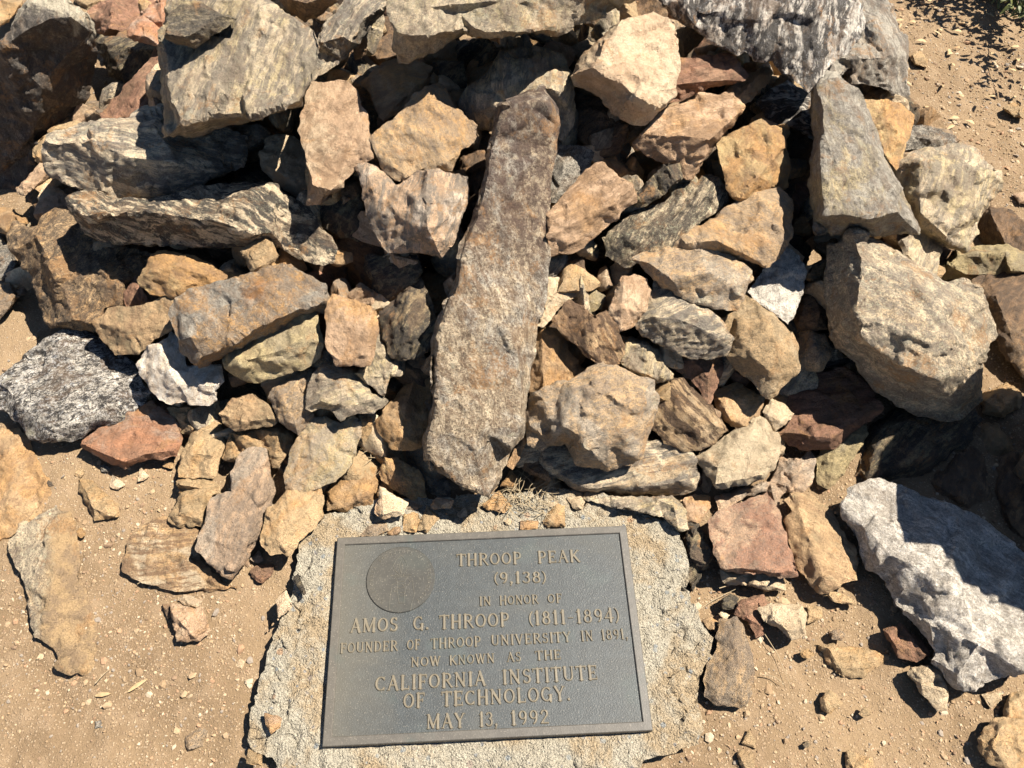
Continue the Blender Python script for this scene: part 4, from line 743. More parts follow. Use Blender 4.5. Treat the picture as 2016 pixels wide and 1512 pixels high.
# ------------------------------------------------------------------ bronze plaque
def bronze(name, base, dusty, verd, bumpy):
    m, n, l, bs = mat_new(name); g = G(m)
    tc = n.new('ShaderNodeTexCoord'); P = tc.outputs['Object']
    ge = n.new('ShaderNodeNewGeometry')
    big = g.noise(ge.outputs['Position'], 6, 5, .6, .5); fine = g.noise(ge.outputs['Position'], 330, 3, .6); mid = g.noise(ge.outputs['Position'], 60, 5, .65)
    sx = n.new('ShaderNodeSeparateXYZ'); l.new(ge.outputs['Position'], sx.inputs[0])
    col = g.mix(g.math('MULTIPLY', g.ramp(mid, .42, .62), .5), base, tuple(1.45 * q for q in base))
    # tan dust washed to the left side, greenish patina in patches
    le = g.math('ADD', g.ramp(sx.outputs[0], .20, -.02), g.math('MULTIPLY', g.math('SUBTRACT', big, .5), 1.6), True)
    col = g.mix(g.math('MULTIPLY', le, dusty), col, (.17, .145, .10))
    gr = g.ramp(g.noise(ge.outputs['Position'], 9, 4, .6), .54, .66)
    col = g.mix(g.math('MULTIPLY', gr, verd), col, (.06, .085, .075))
    col = g.mix(g.math('MULTIPLY', g.ramp(fine, .60, .68), .3), col, (.36, .31, .24))
    l.new(col, bs.inputs['Base Color'])
    bs.inputs['Metallic'].default_value = .0
    bs.inputs['Specular IOR Level'].default_value = .45
    l.new(g.math('ADD', g.math('MULTIPLY', le, .2), .5), bs.inputs['Roughness'])
    l.new(g.bump(g.math('ADD', fine, g.math('MULTIPLY', mid, .4)), bumpy, .0012), bs.inputs['Normal'])
    return m
M_FIELD = bronze('bronze_field', (.035, .040, .041), .4, .2, .6)
M_FRAME = bronze('bronze_frame', (.076, .068, .057), .12, .35, .25)
M_LETTER = bronze('bronze_letter', (.125, .104, .070), .3, .25, .2)
M_SEAL = bronze('bronze_seal', (.040, .038, .032), .2, .15, .15)
M_LINE = bronze('bronze_line', (.064, .058, .045), .1, .2, .2)
PW, PH = .6096, .408
plaque = tag(empty('plaque', (0, 0, 0)), "rectangular bronze memorial plaque with raised lettering fixed on the concrete slab", 'plaque')
def zp(x, y):                                   # from the photograph onto the plaque's plane
    d = ray(600 + x / 2.8, 1000 + y / 2.8); q = CP + d * (0 - CP[2]) / d[2]; return q[:2]
TF, TB = .0035, -.016                           # frame top, plaque back
i0, i1 = zp(150, 1255), zp(1730, 145); i2, i3 = zp(222, 210), zp(1868, 1172)
L_, R_, B_, T_ = .0165, PW - .0175, .0175, PH - .0165
def prism(loop_pairs): ...
def boxm(x0, x1, y0, y1, z0, z1, b=.001):
    V = []; 
    for z, e in ((z0, 0), (z1 - b, 0), (z1, b)):
        V += [(x0 + e, y0 + e, z), (x1 - e, y0 + e, z), (x1 - e, y1 - e, z), (x0 + e, y1 - e, z)]
    Fq = [(3, 2, 1, 0), (8, 9, 10, 11)]
    for r in (0, 4):
        for k in range(4): Fq.append((r + k, r + (k + 1) % 4, r + 4 + (k + 1) % 4, r + 4 + k))
    return V, Fq
# the frame is one cast ring with an inner and an outer bevel
prof = [(0, TB), (0, TF - .0012), (.0012, TF), (.0150, TF + .0004), (.0165, TF - .001), (.0172, -.006)]
V = []; T = []
for e, z in prof: V += [(e, e, z), (PW - e, e, z), (PW - e, PH - e, z), (e, PH - e, z)]
for r in range(len(prof) - 1):
    for k in range(4): T.append((r * 4 + k, r * 4 + (k + 1) % 4, r * 4 + 4 + (k + 1) % 4, r * 4 + 4 + k))
mesh_obj('frame', V, T, M_FRAME, plaque, smooth=False)
V, T = boxm(.0165, PW - .0165, .0165, PH - .0165, -.0155, 0, .0001)
mesh_obj('field_plate', V, T, M_FIELD, plaque, smooth=False)

# serif alphabet drawn as strokes on a unit cap height: (x0,y0,x1,y1,width) straight, arcs as ('a',cx,cy,rx,ry,a0,a1,width)
TK, TN = .20, .12
def S(x, y, w=.22): return (x - w / 2, y, x + w / 2, y, .065)
b0, t0 = .03, .97
GL = {
 'T': (.78, [(.39, 0.03, .39, .97, TK), (.03, .95, .75, .95, TN), (.05, .97, .05, .76, .06), (.73, .97, .73, .76, .06), S(.39, b0, .3)]),
 'H': (.86, [(.16, .03, .16, .97, TK), (.70, .03, .70, .97, TK), (.16, .5, .70, .5, TN), S(.16, b0), S(.16, t0), S(.70, b0), S(.70, t0)]),
 'R': (.84, [(.18, .03, .18, .97, TK), ('a', .42, .73, .22, .22, -90, 90, .13), (.18, .95, .42, .95, TN), (.18, .51, .42, .51, TN), (.40, .5, .74, .03, .15), S(.18, b0, .26), S(.12, t0, .16), S(.76, b0, .16)]),
 'O': (.86, [('a', .43, .5, .33, .44, 0, 360, .13)]),
 'P': (.74, [(.18, .03, .18, .97, TK), ('a', .40, .71, .23, .24, -90, 90, .13), (.18, .95, .40, .95, TN), (.18, .47, .40, .47, TN), S(.18, b0, .28), S(.12, t0, .16)]),
 'E': (.74, [(.18, .03, .18, .97, TK), (.08, .95, .64, .95, TN), (.18, .5, .5, .5, TN), (.08, .05, .66, .05, TN), (.64, .97, .64, .78, .06), (.66, .03, .66, .24, .06), (.5, .4, .5, .6, .06)]),
 'A': (.86, [(.43, .97, .12, .03, .10), (.43, .97, .74, .03, TK), (.23, .36, .62, .36, TN), S(.10, b0, .2), S(.76, b0, .22)]),
 'K': (.86, [(.18, .03, .18, .97, TK), (.22, .42, .68, .97, TN), (.36, .56, .74, .03, TK), S(.18, b0), S(.18, t0), S(.70, t0, .2), S(.76, b0, .2)]),
 'N': (.90, [(.17, .03, .17, .97, TN), (.17, .95, .72, .05, TK), (.72, .03, .72, .97, TN), S(.17, b0, .22), S(.12, t0, .2), S(.72, t0, .22)]),
 'M': (1.05, [(.16, .03, .16, .97, TN), (.18, .95, .52, .1, TK), (.52, .1, .86, .95, TN), (.88, .03, .88, .97, TK), S(.16, b0, .2), S(.12, t0, .18), S(.88, b0, .22), S(.92, t0, .2)]),
 'I': (.40, [(.2, .03, .2, .97, TK), S(.2, b0, .28), S(.2, t0, .28)]),
 'F': (.70, [(.18, .03, .18, .97, TK), (.08, .95, .62, .95, TN), (.18, .5, .5, .5, TN), (.62, .97, .62, .78, .06), (.5, .4, .5, .6, .06), S(.18, b0, .28)]),
 'S': (.66, [('a', .33, .73, .20, .22, 30, 270, .12), ('a', .33, .27, .22, .23, -150, 90, .13), (.54, .97, .54, .78, .05), (.10, .03, .10, .24, .05)]),
 'G': (.88, [('a', .44, .5, .33, .44, 48, 330, .13), (.72, .03, .72, .42, TK), S(.70, .43, .26), (.66, .95, .66, .76, .05)]),
 'C': (.80, [('a', .43, .5, .33, .44, 45, 315, .13), (.68, .96, .68, .74, .05), (.68, .04, .68, .24, .05)]),
 'U': (.86, [(.17, .97, .17, .32, TK), ('a', .43, .32, .26, .27, 180, 360, .11), (.69, .97, .69, .32, TN), S(.17, t0), S(.70, t0)]),
 'D': (.86, [(.18, .03, .18, .97, TK), ('a', .40, .5, .32, .44, -90, 90, .13), (.1, .95, .40, .95, TN), (.1, .05, .40, .05, TN)]),
 'V': (.86, [(.12, .97, .43, .05, TK), (.43, .05, .72, .97, TN), S(.12, t0, .24), S(.74, t0, .2)]),
 'W': (1.15, [(.12, .97, .36, .05, TK), (.36, .05, .58, .95, TN), (.56, .97, .80, .05, TK), (.80, .05, 1.02, .97, TN), S(.12, t0), S(.56, t0, .2), S(1.03, t0, .2)]),
 'Y': (.84, [(.12, .97, .42, .46, TK), (.42, .46, .70, .97, TN), (.42, .5, .42, .03, TK), S(.12, t0), S(.72, t0, .2), S(.42, b0, .28)]),
 'L': (.72, [(.18, .03, .18, .97, TK), (.1, .05, .62, .05, TN), (.64, .03, .64, .26, .06), S(.18, t0, .28)]),
 '1': (.46, [(.24, .03, .24, .97, TK), (.08, .82, .24, .95, .07), S(.24, b0, .3)]),
 '2': (.66, [('a', .33, .70, .20, .24, -10, 170, .12), (.52, .62, .12, .08, .12), (.10, .07, .58, .07, .11)]),
 '3': (.64, [('a', .30, .74, .20, .20, -80, 150, .12), ('a', .30, .28, .23, .24, -150, 85, .12)]),
 '4': (.70, [(.46, .03, .46, .97, TK), (.46, .95, .08, .32, .08), (.06, .30, .64, .30, TN)]),
 '8': (.66, [('a', .33, .73, .18, .20, 0, 360, .11), ('a', .33, .28, .22, .24, 0, 360, .12)]),
 '9': (.66, [('a', .33, .68, .21, .26, 0, 360, .12), ('a', .26, .55, .28, .50, -75, 15, .11)]),
 '(': (.36, [('a', .52, .45, .38, .60, 120, 240, .09)]),
 ')': (.36, [('a', -.16, .45, .38, .60, -60, 60, .09)]),
 '-': (.50, [(.08, .42, .40, .42, .07)]),
 '.': (.30, [(.13, .09, .15, .09, .20)]),
 ',': (.30, [(.14, .09, .16, .09, .20), (.18, .05, .09, -.15, .10)]),
}
def strokes_lines(st):
    out = []
    for s in st:
        if s[0] == 'a':
            _, cx, cy, rx, ry, a0, a1, w = s; n = max(4, int(abs(a1 - a0) / 18))
            A_ = np.radians(np.linspace(a0, a1, n + 1)); X_ = cx + rx * np.cos(A_); Y_ = cy + ry * np.sin(A_)
            # thicker at the flanks than at top and foot, as cut letters are
            for k in range(n): 
                am = (A_[k] + A_[k + 1]) / 2
                out.append((X_[k], Y_[k], X_[k + 1], Y_[k + 1], 1.2 * w * (.62 + .5 * abs(math.cos(am)))))
        else: out.append(s)
    return out
def relief(lines, wd, y0, y1, size, height, cells, bev, x0=-.06):
    """a raised shape as a small height field: flat top, sloping flanks that sink below the plate"""
    nx = max(3, int((wd + .12) * size / cells)); ny = max(3, int((y1 - y0) * size / cells))
    X_, Y_ = np.meshgrid(np.linspace(x0, wd + .06, nx + 1), np.linspace(y0, y1, ny + 1))
    D_ = np.full(X_.shape, 9.0)
    for a, b, c, d, w in lines:
        vx, vy = c - a, d - b; L2 = vx * vx + vy * vy + 1e-12
        t = np.clip(((X_ - a) * vx + (Y_ - b) * vy) / L2, 0, 1)
        D_ = np.minimum(D_, np.hypot(X_ - a - t * vx, Y_ - b - t * vy) - w / 2)
    hz = np.clip(-D_ * size / bev + .35, -.45, 1); Z_ = hz * height
    keep = Z_ > -.449 * height
    q = keep[:-1, :-1] | keep[1:, :-1] | keep[:-1, 1:] | keep[1:, 1:]
    I_ = np.arange(X_.size).reshape(X_.shape)
    T_q = np.stack([I_[:-1, :-1][q], I_[:-1, 1:][q], I_[1:, 1:][q], I_[1:, :-1][q]], 1)
    u, inv = np.unique(T_q, return_inverse=True)
    V_ = np.stack([X_.ravel() * size, Y_.ravel() * size, Z_.ravel()], 1)[u]
    return V_, inv.reshape(T_q.shape)
GLM = {}
def letter(ch, x, y, size, ang, sx):
    key = (ch, round(size, 4))
    if key not in GLM:
        wd, st = GL[ch]
        V_, T_q = relief(strokes_lines(st), wd, -.22, 1.12, size, .0028, .00062, .0010)
        o = mesh_obj('letter', V_, T_q, M_LETTER, plaque); GLM[key] = o
    else:
        o = GLM[key].copy(); COL.objects.link(o); o.parent = plaque
    o.location = (x, y, 0); o.rotation_euler = (0, 0, ang); o.scale = (sx, 1, 1)
def word(txt, xl, yl, xr, yr, hpx):
    a = zp(xl, yl); b = zp(xr, yr); up = zp(xl, yl - hpx); size = float(np.hypot(*(up - a)))
    v = b - a; Lw = float(np.hypot(*v)); ang = math.atan2(v[1], v[0])
    adv = [GL[c][0] for c in txt]; gap = .07; tot = (sum(adv) + gap * (len(txt) - 1)) * size; sx = Lw / tot; x = 0
    for c, w in zip(txt, adv):
        letter(c, a[0] + math.cos(ang) * x, a[1] + math.sin(ang) * x, size, ang, sx * .97); x += (w + gap) * size * sx
def baseline(x, p, q): return p[1] + (q[1] - p[1]) * (x - p[0]) / (q[0] - p[0])
for p, q, h, ws in (
    ((835, 322), (1520, 298), 66, (('THROOP', 835, 1197), ('PEAK', 1283, 1520))),
    ((1037, 420), (1335, 413), 64, (('(9,138)', 1037, 1337),)),
    ((960, 541), (1418, 523), 50, (('IN', 960, 1028), ('HONOR', 1073, 1290), ('OF', 1338, 1420))),
    ((247, 690), (1740, 627), 76, (('AMOS', 247, 514), ('G.', 594, 686), ('THROOP', 740, 1130), ('(1811-1894)', 1230, 1742))),
    ((193, 803), (1785, 722), 56, (('FOUNDER', 193, 513), ('OF', 561, 638), ('THROOP', 693, 972), ('UNIVERSITY', 1026, 1470), ('IN', 1523, 1592), ('1891,', 1634, 1784))),
    ((583, 878), (1415, 834), 52, (('NOW', 583, 750), ('KNOWN', 795, 1048), ('AS', 1113, 1194), ('THE', 1270, 1415))),
    ((385, 1012), (1618, 946), 80, (('CALIFORNIA', 385, 1000), ('INSTITUTE', 1088, 1618))),
    ((540, 1106), (1465, 1062), 82, (('OF', 540, 664), ('TECHNOLOGY.', 752, 1468))),
    ((668, 1220), (1350, 1190), 80, (('MAY', 668, 886), ('13,', 958, 1066), ('1992', 1133, 1350)))):
    for t, xa, xb in ws: word(t, xa, baseline(xa, p, q), xb, baseline(xb, p, q), h)
# round seal, its top a little above the field
cc = zp(529, 394); rr = float(np.mean([np.hypot(*(zp(720, 392) - cc)), np.hypot(*(zp(338, 396) - cc)), np.hypot(*(zp(529, 574) - cc))]))
V = []; T = []; nseg = 72
pr = [(rr * 1.004, -.004), (rr, .0022), (rr - .0012, .0031), (0.0001, .0032)]
for r_, z_ in pr:
    for k in range(nseg): a_ = 2 * math.pi * k / nseg; V.append((r_ * math.cos(a_), r_ * math.sin(a_), z_))
for j in range(len(pr) - 1):
    for k in range(nseg): T.append((j * nseg + k, j * nseg + (k + 1) % nseg, (j + 1) * nseg + (k + 1) % nseg, (j + 1) * nseg + k))
seal = mesh_obj('seal', V, T, M_SEAL, plaque, smooth=False); seal.location = (cc[0], cc[1], 0)
def zl(pts, w=.0009):
    q = [(zp(x, y) - cc) for x, y in pts]; return [(q[i][0], q[i][1], q[i + 1][0], q[i + 1][1], w) for i in range(len(q) - 1)]
em = []
for P_ in ([(532, 262), (505, 290), (488, 322), (500, 352), (520, 368)], [(532, 262), (552, 290), (566, 320), (560, 350), (545, 368)], [(531, 290), (520, 320), (532, 366)], [(531, 290), (541, 320), (532, 366)],
           [(474, 376), (588, 372)], [(490, 384), (575, 381)], [(500, 388), (512, 408)], [(565, 386), (552, 408)], [(512, 408), (552, 408)],
           [(512, 408), (510, 460), (520, 528)], [(552, 408), (553, 460), (546, 528)], [(520, 528), (546, 528)],
           [(498, 420), (482, 428), (470, 500), (466, 566)], [(498, 420), (512, 416)], [(510, 440), (490, 462), (512, 466)], [(515, 425), (540, 422), (548, 440), (520, 448), (512, 440)],
           [(552, 430), (572, 428), (582, 410), (572, 396)], [(582, 410), (596, 402), (598, 440), (606, 480), (590, 530), (584, 566)],
           [(530, 470), (556, 466)], [(528, 488), (560, 484)], [(562, 455), (578, 452)]): em += zl(P_)
xs = [v for s in em for v in (s[0], s[2])]; ys = [v for s in em for v in (s[1], s[3])]
V_, T_q = relief([tuple(s) for s in em], max(xs), min(ys) - .003, max(ys) + .003, 1.0, .0009, .0006, .0006, x0=min(xs) - .003)
o = mesh_obj('torch_and_hand', V_, T_q, M_LINE, seal); o.location = (0, 0, .0033)
def small(ch, ang, rad, size):
    key = (ch, 's')
    if key not in GLM:
        wd, st = GL[ch]; V_, T_q = relief([(a, b, c, d, w * .6) for a, b, c, d, w in strokes_lines(st)], wd, -.1, 1.1, size, .0007, .00055, .0005)
        V_[:, 0] -= wd * size / 2
        o = mesh_obj('seal_letter', V_, T_q, M_LINE, seal); GLM[key] = o
    else: o = GLM[key].copy(); COL.objects.link(o); o.parent = seal
    o.location = (rad * math.cos(ang), rad * math.sin(ang), .0033); o.rotation_euler = (0, 0, ang - math.pi / 2)
ring = "CALIFORNIA INSTITUTE OF TECHNOLOGY"
for k, ch in enumerate(ring):
    if ch != ' ': small(ch, math.radians(232 - k * 284 / (len(ring) - 1)), rr * .80, .0072)
for k, ch in enumerate('1891'):
    key = ('y' + ch); wd, st = GL[ch]
    V_, T_q = relief([(a, b, c, d, w * .6) for a, b, c, d, w in strokes_lines(st)], wd, -.1, 1.1, .006, .0007, .00055, .0005)
    q = zp([415, 435, 628, 650][k], [408, 408, 402, 401][k]) - cc
    o = mesh_obj('seal_letter', V_, T_q, M_LINE, seal); o.location = (q[0], q[1], .0033)

# ------------------------------------------------------------------ the traced rocks
for i, r in enumerate(ROCKS):
    kw = {}
    if r[0] == 'standing_stone':                 # leans back on the pile, its foot on the rear edge of the concrete
        d = ray(940, 975); q1 = CP + d * (.035 - CP[2]) / d[2]; q2 = hit_H(1050, 200, .13)
        v = q2 - q1; nn = np.cross([1, 0, 0], v); nn /= np.linalg.norm(nn); kw = dict(nrm=tuple(nn), at=tuple(q1), thick=.26)
    if kw: kw['amp'] = .6
    if i == 0: kw = dict(nrm=(.43, -.72, 1.14))
    o = build_rock(i, *r, **kw)
    if i and kw: del o['group']

# ------------------------------------------------------------------ rocks wedged deeper in the cairn, seen in the gaps
rs = np.random.RandomState(5)
def blob(size, seed, kind, cells=14, dr=(.50, .85)):
    """a free broken rock: a sphere cut by random planes, then chipped"""
    rng = np.random.RandomState(seed); n = cells
    import bmesh
    bm = bmesh.new(); bmesh.ops.create_icosphere(bm, subdivisions=4, radius=1)
    V = np.array([v.co[:] for v in bm.verts]); T = np.array([[v.index for v in f.verts] for f in bm.faces]); bm.free()
    pl = rng.normal(size=(11, 3)); pl /= np.linalg.norm(pl, axis=1, keepdims=True); d = rng.uniform(*dr, 11)
    s = np.min(np.where(V @ pl.T > 1e-3, d / np.maximum(V @ pl.T, 1e-3), 9), axis=1); V = V * np.minimum(s, 1)[:, None]
    V = V * (rng.uniform(.75, 1.25), rng.uniform(.6, 1), rng.uniform(.45, .75))
    V = lap(V, T, 1, .2) * size; N = vnormals(V, T); Z = V + rng.uniform(-40, 40, 3)
    V = V + N * (.05 * size * chips(Z / size * 1.8, seed) + .02 * size * fbm(Z / size * 5, 2, seed) + .012 * size * chips(Z / size * 5, seed + 9))[:, None]
    return V, T
fk = ['brown', 'tan', 'dark', 'gneiss', 'tanor', 'greytan', 'red', 'olive', 'brown', 'dark']
protos = []; WEDGED = []
for k in range(10):
    V, T = blob(.1, 300 + k, fk[k]); o = mesh_obj('rock', V, T, rock_mat(fk[k]), link=False, crisp=34); o['grain'] = rs.uniform(0, 3); protos.append(o)
cnt = 0
for gy in np.arange(.55, 2.6, .125):
    for gx in np.arange(-1.0, 1.85, .135):
        x = gx + rs.uniform(-.05, .05); y = gy + rs.uniform(-.05, .05); mh = mound(x, y)
        if mh < .04: continue
        o = protos[rs.randint(10)].copy(); COL.objects.link(o)
        s = rs.uniform(.8, 1.25)
        o.location = (x, y, GZ + mh - (.135 if y < 2.0 else .05) + rs.uniform(-.02, .02)); o.rotation_euler = tuple(rs.uniform(0, 6.28, 3)); o.scale = (s, s, s)
        tag(o, "rock wedged deep in the gaps of the cairn or lying on its far slope", 'rock', 'rocks wedged deep in the cairn'); WEDGED.append(o)
small_p = []
for k in range(6):
    V, T = blob(.058, 500 + k, 'tan', dr=(.34, .72)); o = mesh_obj('stone', V, T, rock_mat(['tan', 'tanor', 'cream', 'greytan', 'yellow', 'pink'][k]), link=False, crisp=34); o['grain'] = rs.uniform(0, 3); small_p.append(o)
for gy in np.arange(.42, 1.75, .085):
    for gx in np.arange(-.85, 1.5, .085):
        x = gx + rs.uniform(-.04, .04); y = gy + rs.uniform(-.04, .04); mh = mound(x, y)
        if mh < .01 or (y < .53 and -.15 < x < .75): continue
        o = small_p[rs.randint(6)].copy(); COL.objects.link(o); s = rs.uniform(.7, 1.5)
        o.location = (x, y, GZ + mh * 1.0 - min(.036, .015 + mh * .3) + rs.uniform(-.02, .012)); o.rotation_euler = tuple(rs.uniform(0, 6.28, 3)); o.scale = (s, s, s)
        WEDGED.append(o); tag(o, "x", 'stone', 'small stones wedged between the rocks of the cairn')
# unseen caster, shaped as a tall boulder, added to shade the lower right rocks
V, T = blob(.50, 77, 'tan'); V = V / np.abs(V).max(0) * (.37, .37, .55)
o = mesh_obj('boulder', V, T, rock_mat('greytan')); o.location = (1.775, .43, .30); o['grain'] = .4
tag(o, "tall boulder standing out of the picture at the right, source of the shadow", 'boulder')

# ------------------------------------------------------------------ gravel, needles, leaves (too many to count)
def gravel(name, mat, n, smin, smax, dens, seed):
    rng = np.random.RandomState(seed)
    t = (1 + 5 ** .5) / 2
    ico = np.array([(-1, t, 0), (1, t, 0), (-1, -t, 0), (1, -t, 0), (0, -1, t), (0, 1, t), (0, -1, -t), (0, 1, -t), (t, 0, -1), (t, 0, 1), (-t, 0, -1), (-t, 0, 1)]) / 1.9
    F_ = np.array([(0, 11, 5), (0, 5, 1), (0, 1, 7), (0, 7, 10), (0, 10, 11), (1, 5, 9), (5, 11, 4), (11, 10, 2), (10, 7, 6), (7, 1, 8), (3, 9, 4), (3, 4, 2), (3, 2, 6), (3, 6, 8), (3, 8, 9), (4, 9, 5), (2, 4, 11), (6, 2, 10), (8, 6, 7), (9, 8, 1)])
    xy = np.stack([rng.uniform(-1.2, 2.5, n * 4), rng.uniform(-.2, 2.9, n * 4)], 1)
    xy = xy[rng.uniform(size=len(xy)) < dens(xy)][:n]
    m = len(xy); s = smin * (smax / smin) ** (rng.uniform(size=m) ** 2.2) / 2
    V = ico[None] * rng.uniform(.7, 1.25, (m, 12, 1)) * rng.uniform(.55, 1.2, (m, 1, 3)) * (1, 1, .62) * s[:, None, None]
    a = rng.uniform(0, 6.28, m); ca, sa = np.cos(a)[:, None], np.sin(a)[:, None]
    ti = rng.normal(0, .3, (m, 1)); Zt = V[:, :, 2] + V[:, :, 0] * ti
    Xr = V[:, :, 0] * ca - V[:, :, 1] * sa + xy[:, :1]; Yr = V[:, :, 0] * sa + V[:, :, 1] * ca + xy[:, 1:]
    Zr = Zt + (gz(xy[:, 0], xy[:, 1]) + s * rng.uniform(.0, .4, m))[:, None]
    Vv = np.stack([Xr, Yr, Zr], 2).reshape(-1, 3); Tt = (F_[None] + 12 * np.arange(m)[:, None, None]).reshape(-1, 3)
    o = mesh_obj(name, Vv, Tt, mat, smooth=False); return tag(o, kind='stuff')
def gravel_mat(name, cols):
    m, n, l, bs = mat_new(name); g = G(m)
    ge = n.new('ShaderNodeNewGeometry'); r = n.new('ShaderNodeValToRGB'); l.new(ge.outputs['Random Per Island'], r.inputs[0]); r.color_ramp.interpolation = 'CONSTANT'
    el = r.color_ramp.elements; el[0].color = (*cols[0], 1); el[1].position = 1 / len(cols); el[1].color = (*cols[1], 1)
    for k in range(2, len(cols)): e = el.new(k / len(cols)); e.color = (*cols[k], 1)
    f = g.noise(ge.outputs['Position'], 300, 3, .6)
    hs = n.new('ShaderNodeHueSaturation'); l.new(r.outputs[0], hs.inputs['Color']); l.new(g.math('ADD', g.math('MULTIPLY', f, .8), .6), hs.inputs['Value'])
    l.new(hs.outputs[0], bs.inputs['Base Color']); bs.inputs['Roughness'].default_value = .9; bs.inputs['Specular IOR Level'].default_value = .2
    l.new(g.bump(f, .5, .002), bs.inputs['Normal'])
    return m
GM = gravel_mat('gravel', [(.34, .24, .145), (.40, .30, .19), (.28, .19, .11), (.46, .36, .25), (.24, .16, .10), (.34, .21, .125), (.37, .26, .155), (.26, .215, .17)])
def patch(xy, seed, f=4): return np.clip(.5 + .9 * fbm(np.concatenate([xy * f, np.zeros((len(xy), 1))], 1), 3, seed), .03, 1)
def d_all(xy):
    out = mound(xy[:, 0], xy[:, 1]) < .06
    far = np.clip((xy[:, 0] - 1.1) * 1.5, 0, 1) * np.clip((xy[:, 1] - .9) * 1.5, 0, 1)
    near_ = .55 * (xy[:, 0] > .72) * (xy[:, 1] < .7)
    return out * np.clip(patch(xy, 40) ** 1.5 + far + near_, 0, 1)
gravel('gravel', GM, 80000, .0020, .0085, d_all, 1)
gravel('gravel', GM, 5200, .006, .020, d_all, 2)
gravel('gravel', GM, 300, .012, .036, lambda xy: (xy[:, 0] > 1.15) * (xy[:, 1] > .9) * (mound(xy[:, 0], xy[:, 1]) < .03) * 1.0, 3)
gravel('gravel', GM, 700, .007, .034, lambda xy: (xy[:, 0] > .70) * (xy[:, 1] < .50) * (xy[:, 0] < 1.5) * (mound(xy[:, 0], xy[:, 1]) < .02) * patch(xy, 61), 5)
gravel('gravel', GM, 110, .008, .024, lambda xy: (xy[:, 0] < -.08) * (xy[:, 1] < .65) * (mound(xy[:, 0], xy[:, 1]) < .02) * patch(xy, 63), 6)
# crumbs lying on the concrete round the plaque
def d_slab(xy):
    px = (xy[:, 0] > -.12) & (xy[:, 0] < .74) & (xy[:, 1] > -.14) & (xy[:, 1] < .52)
    pl = (xy[:, 0] > -.012) & (xy[:, 0] < PW + .012) & (xy[:, 1] > -.012) & (xy[:, 1] < PH + .012)
    return px * (~pl) * np.where(xy[:, 1] > .41, 1.0, .10)
_gz = gz
gz = lambda x, y: np.full_like(x, -.013)
crumbs = gravel('stone_crumbs', GM, 420, .002, .010, d_slab, 4)
gz = _gz
def tubes(name, paths, r, mat):
    V = []; T = []
    for P in paths:
        P = np.array(P); b = len(V); n = len(P)
        for i, p in enumerate(P):
            rad = r * (1 - .6 * i / (n - 1))
            d = P[min(i + 1, n - 1)] - P[max(i - 1, 0)]; d /= max(np.linalg.norm(d), 1e-9)
            u = np.cross(d, UP); u /= max(np.linalg.norm(u), 1e-6); w = np.cross(d, u)
            for k in range(4): a = k * math.pi / 2; V.append(p + rad * (math.cos(a) * u + math.sin(a) * w))
        for i in range(n - 1):
            for k in range(4): T.append((b + i * 4 + k, b + i * 4 + (k + 1) % 4, b + i * 4 + 4 + (k + 1) % 4, b + i * 4 + 4 + k))
    return mesh_obj(name, V, T, mat)
def flat_mat(name, a, b, sc=60, rough=.8, bmp=.3):
    m, n, l, bs = mat_new(name); g = G(m); ge = n.new('ShaderNodeNewGeometry')
    f = g.noise(ge.outputs['Position'], sc, 4); c = g.mix(ge.outputs['Random Per Island'], a, b)
    c = g.mix(g.ramp(f, .4, .7), c, tuple(.6 * q for q in a)); l.new(c, bs.inputs['Base Color']); bs.inputs['Roughness'].default_value = rough
    l.new(g.bump(f, bmp, .002), bs.inputs['Normal']); return m
M_STRAW = flat_mat('dry_needle', (.50, .40, .25), (.36, .26, .15))
rn = np.random.RandomState(8)
def strand(x, y, z, L, a, bend, lift):
    P = []; 
    for k in range(7):
        t = k / 6; P.append((x + L * t * math.cos(a + bend * t), y + L * t * math.sin(a + bend * t), z + lift * math.sin(math.pi * min(1, t * 1.1)) + .001))
    return P
def at_px(px, py, z):
    d = ray(px, py); return CP + d * (z - CP[2]) / d[2]
ns = []
for k in range(50):
    q = at_px(rn.uniform(985, 1075), rn.uniform(955, 1012), 0)
    ns.append(strand(q[0], q[1], -.008, rn.uniform(.03, .10), rn.uniform(0, 6.28), rn.uniform(-1.2, 1.2), rn.uniform(.003, .022)))
for k in range(14):
    q = at_px(rn.uniform(730, 760), rn.uniform(888, 905), 0); ns.append(strand(q[0], q[1], .0, rn.uniform(.02, .05), rn.uniform(0, 6.28), rn.uniform(-1, 1), .006))
tag(tubes('dry_needles', ns, .0008, M_STRAW), kind='stuff')
def twig(px, py, qx, qy, label, r=.0011):
    a = at_px(px, py, GZ + .012); b = at_px(qx, qy, GZ + .006); m_ = (a + b) / 2 + (.004, .004, .003)
    o = tubes('dry_twig', [[a, (a + m_) / 2 + (0, .001, 0), m_, (b + m_) / 2, b]], r, M_STRAW); tag(o, label, 'dry stem', 'dry stems on the dirt')
twig(1500, 1240, 1556, 1350, "long thin dry stem on the dirt below the dull red rock")
twig(1500, 1328, 1545, 1348, "short pale dry stem lying beside the elongated tan brown rock")
twig(1372, 1203, 1448, 1160, "dry grass stem crossing the dirt at the rear right edge of the concrete")
twig(1416, 1158, 1480, 1150, "dry grass stem just under the cream rock below the reddish grey slab")
twig(188, 1345, 215, 1318, "thin dry stem on the dirt at the lower left")
twig(270, 1150, 300, 1140, "thin dry stem above the square pinkish flat stone", .0008)
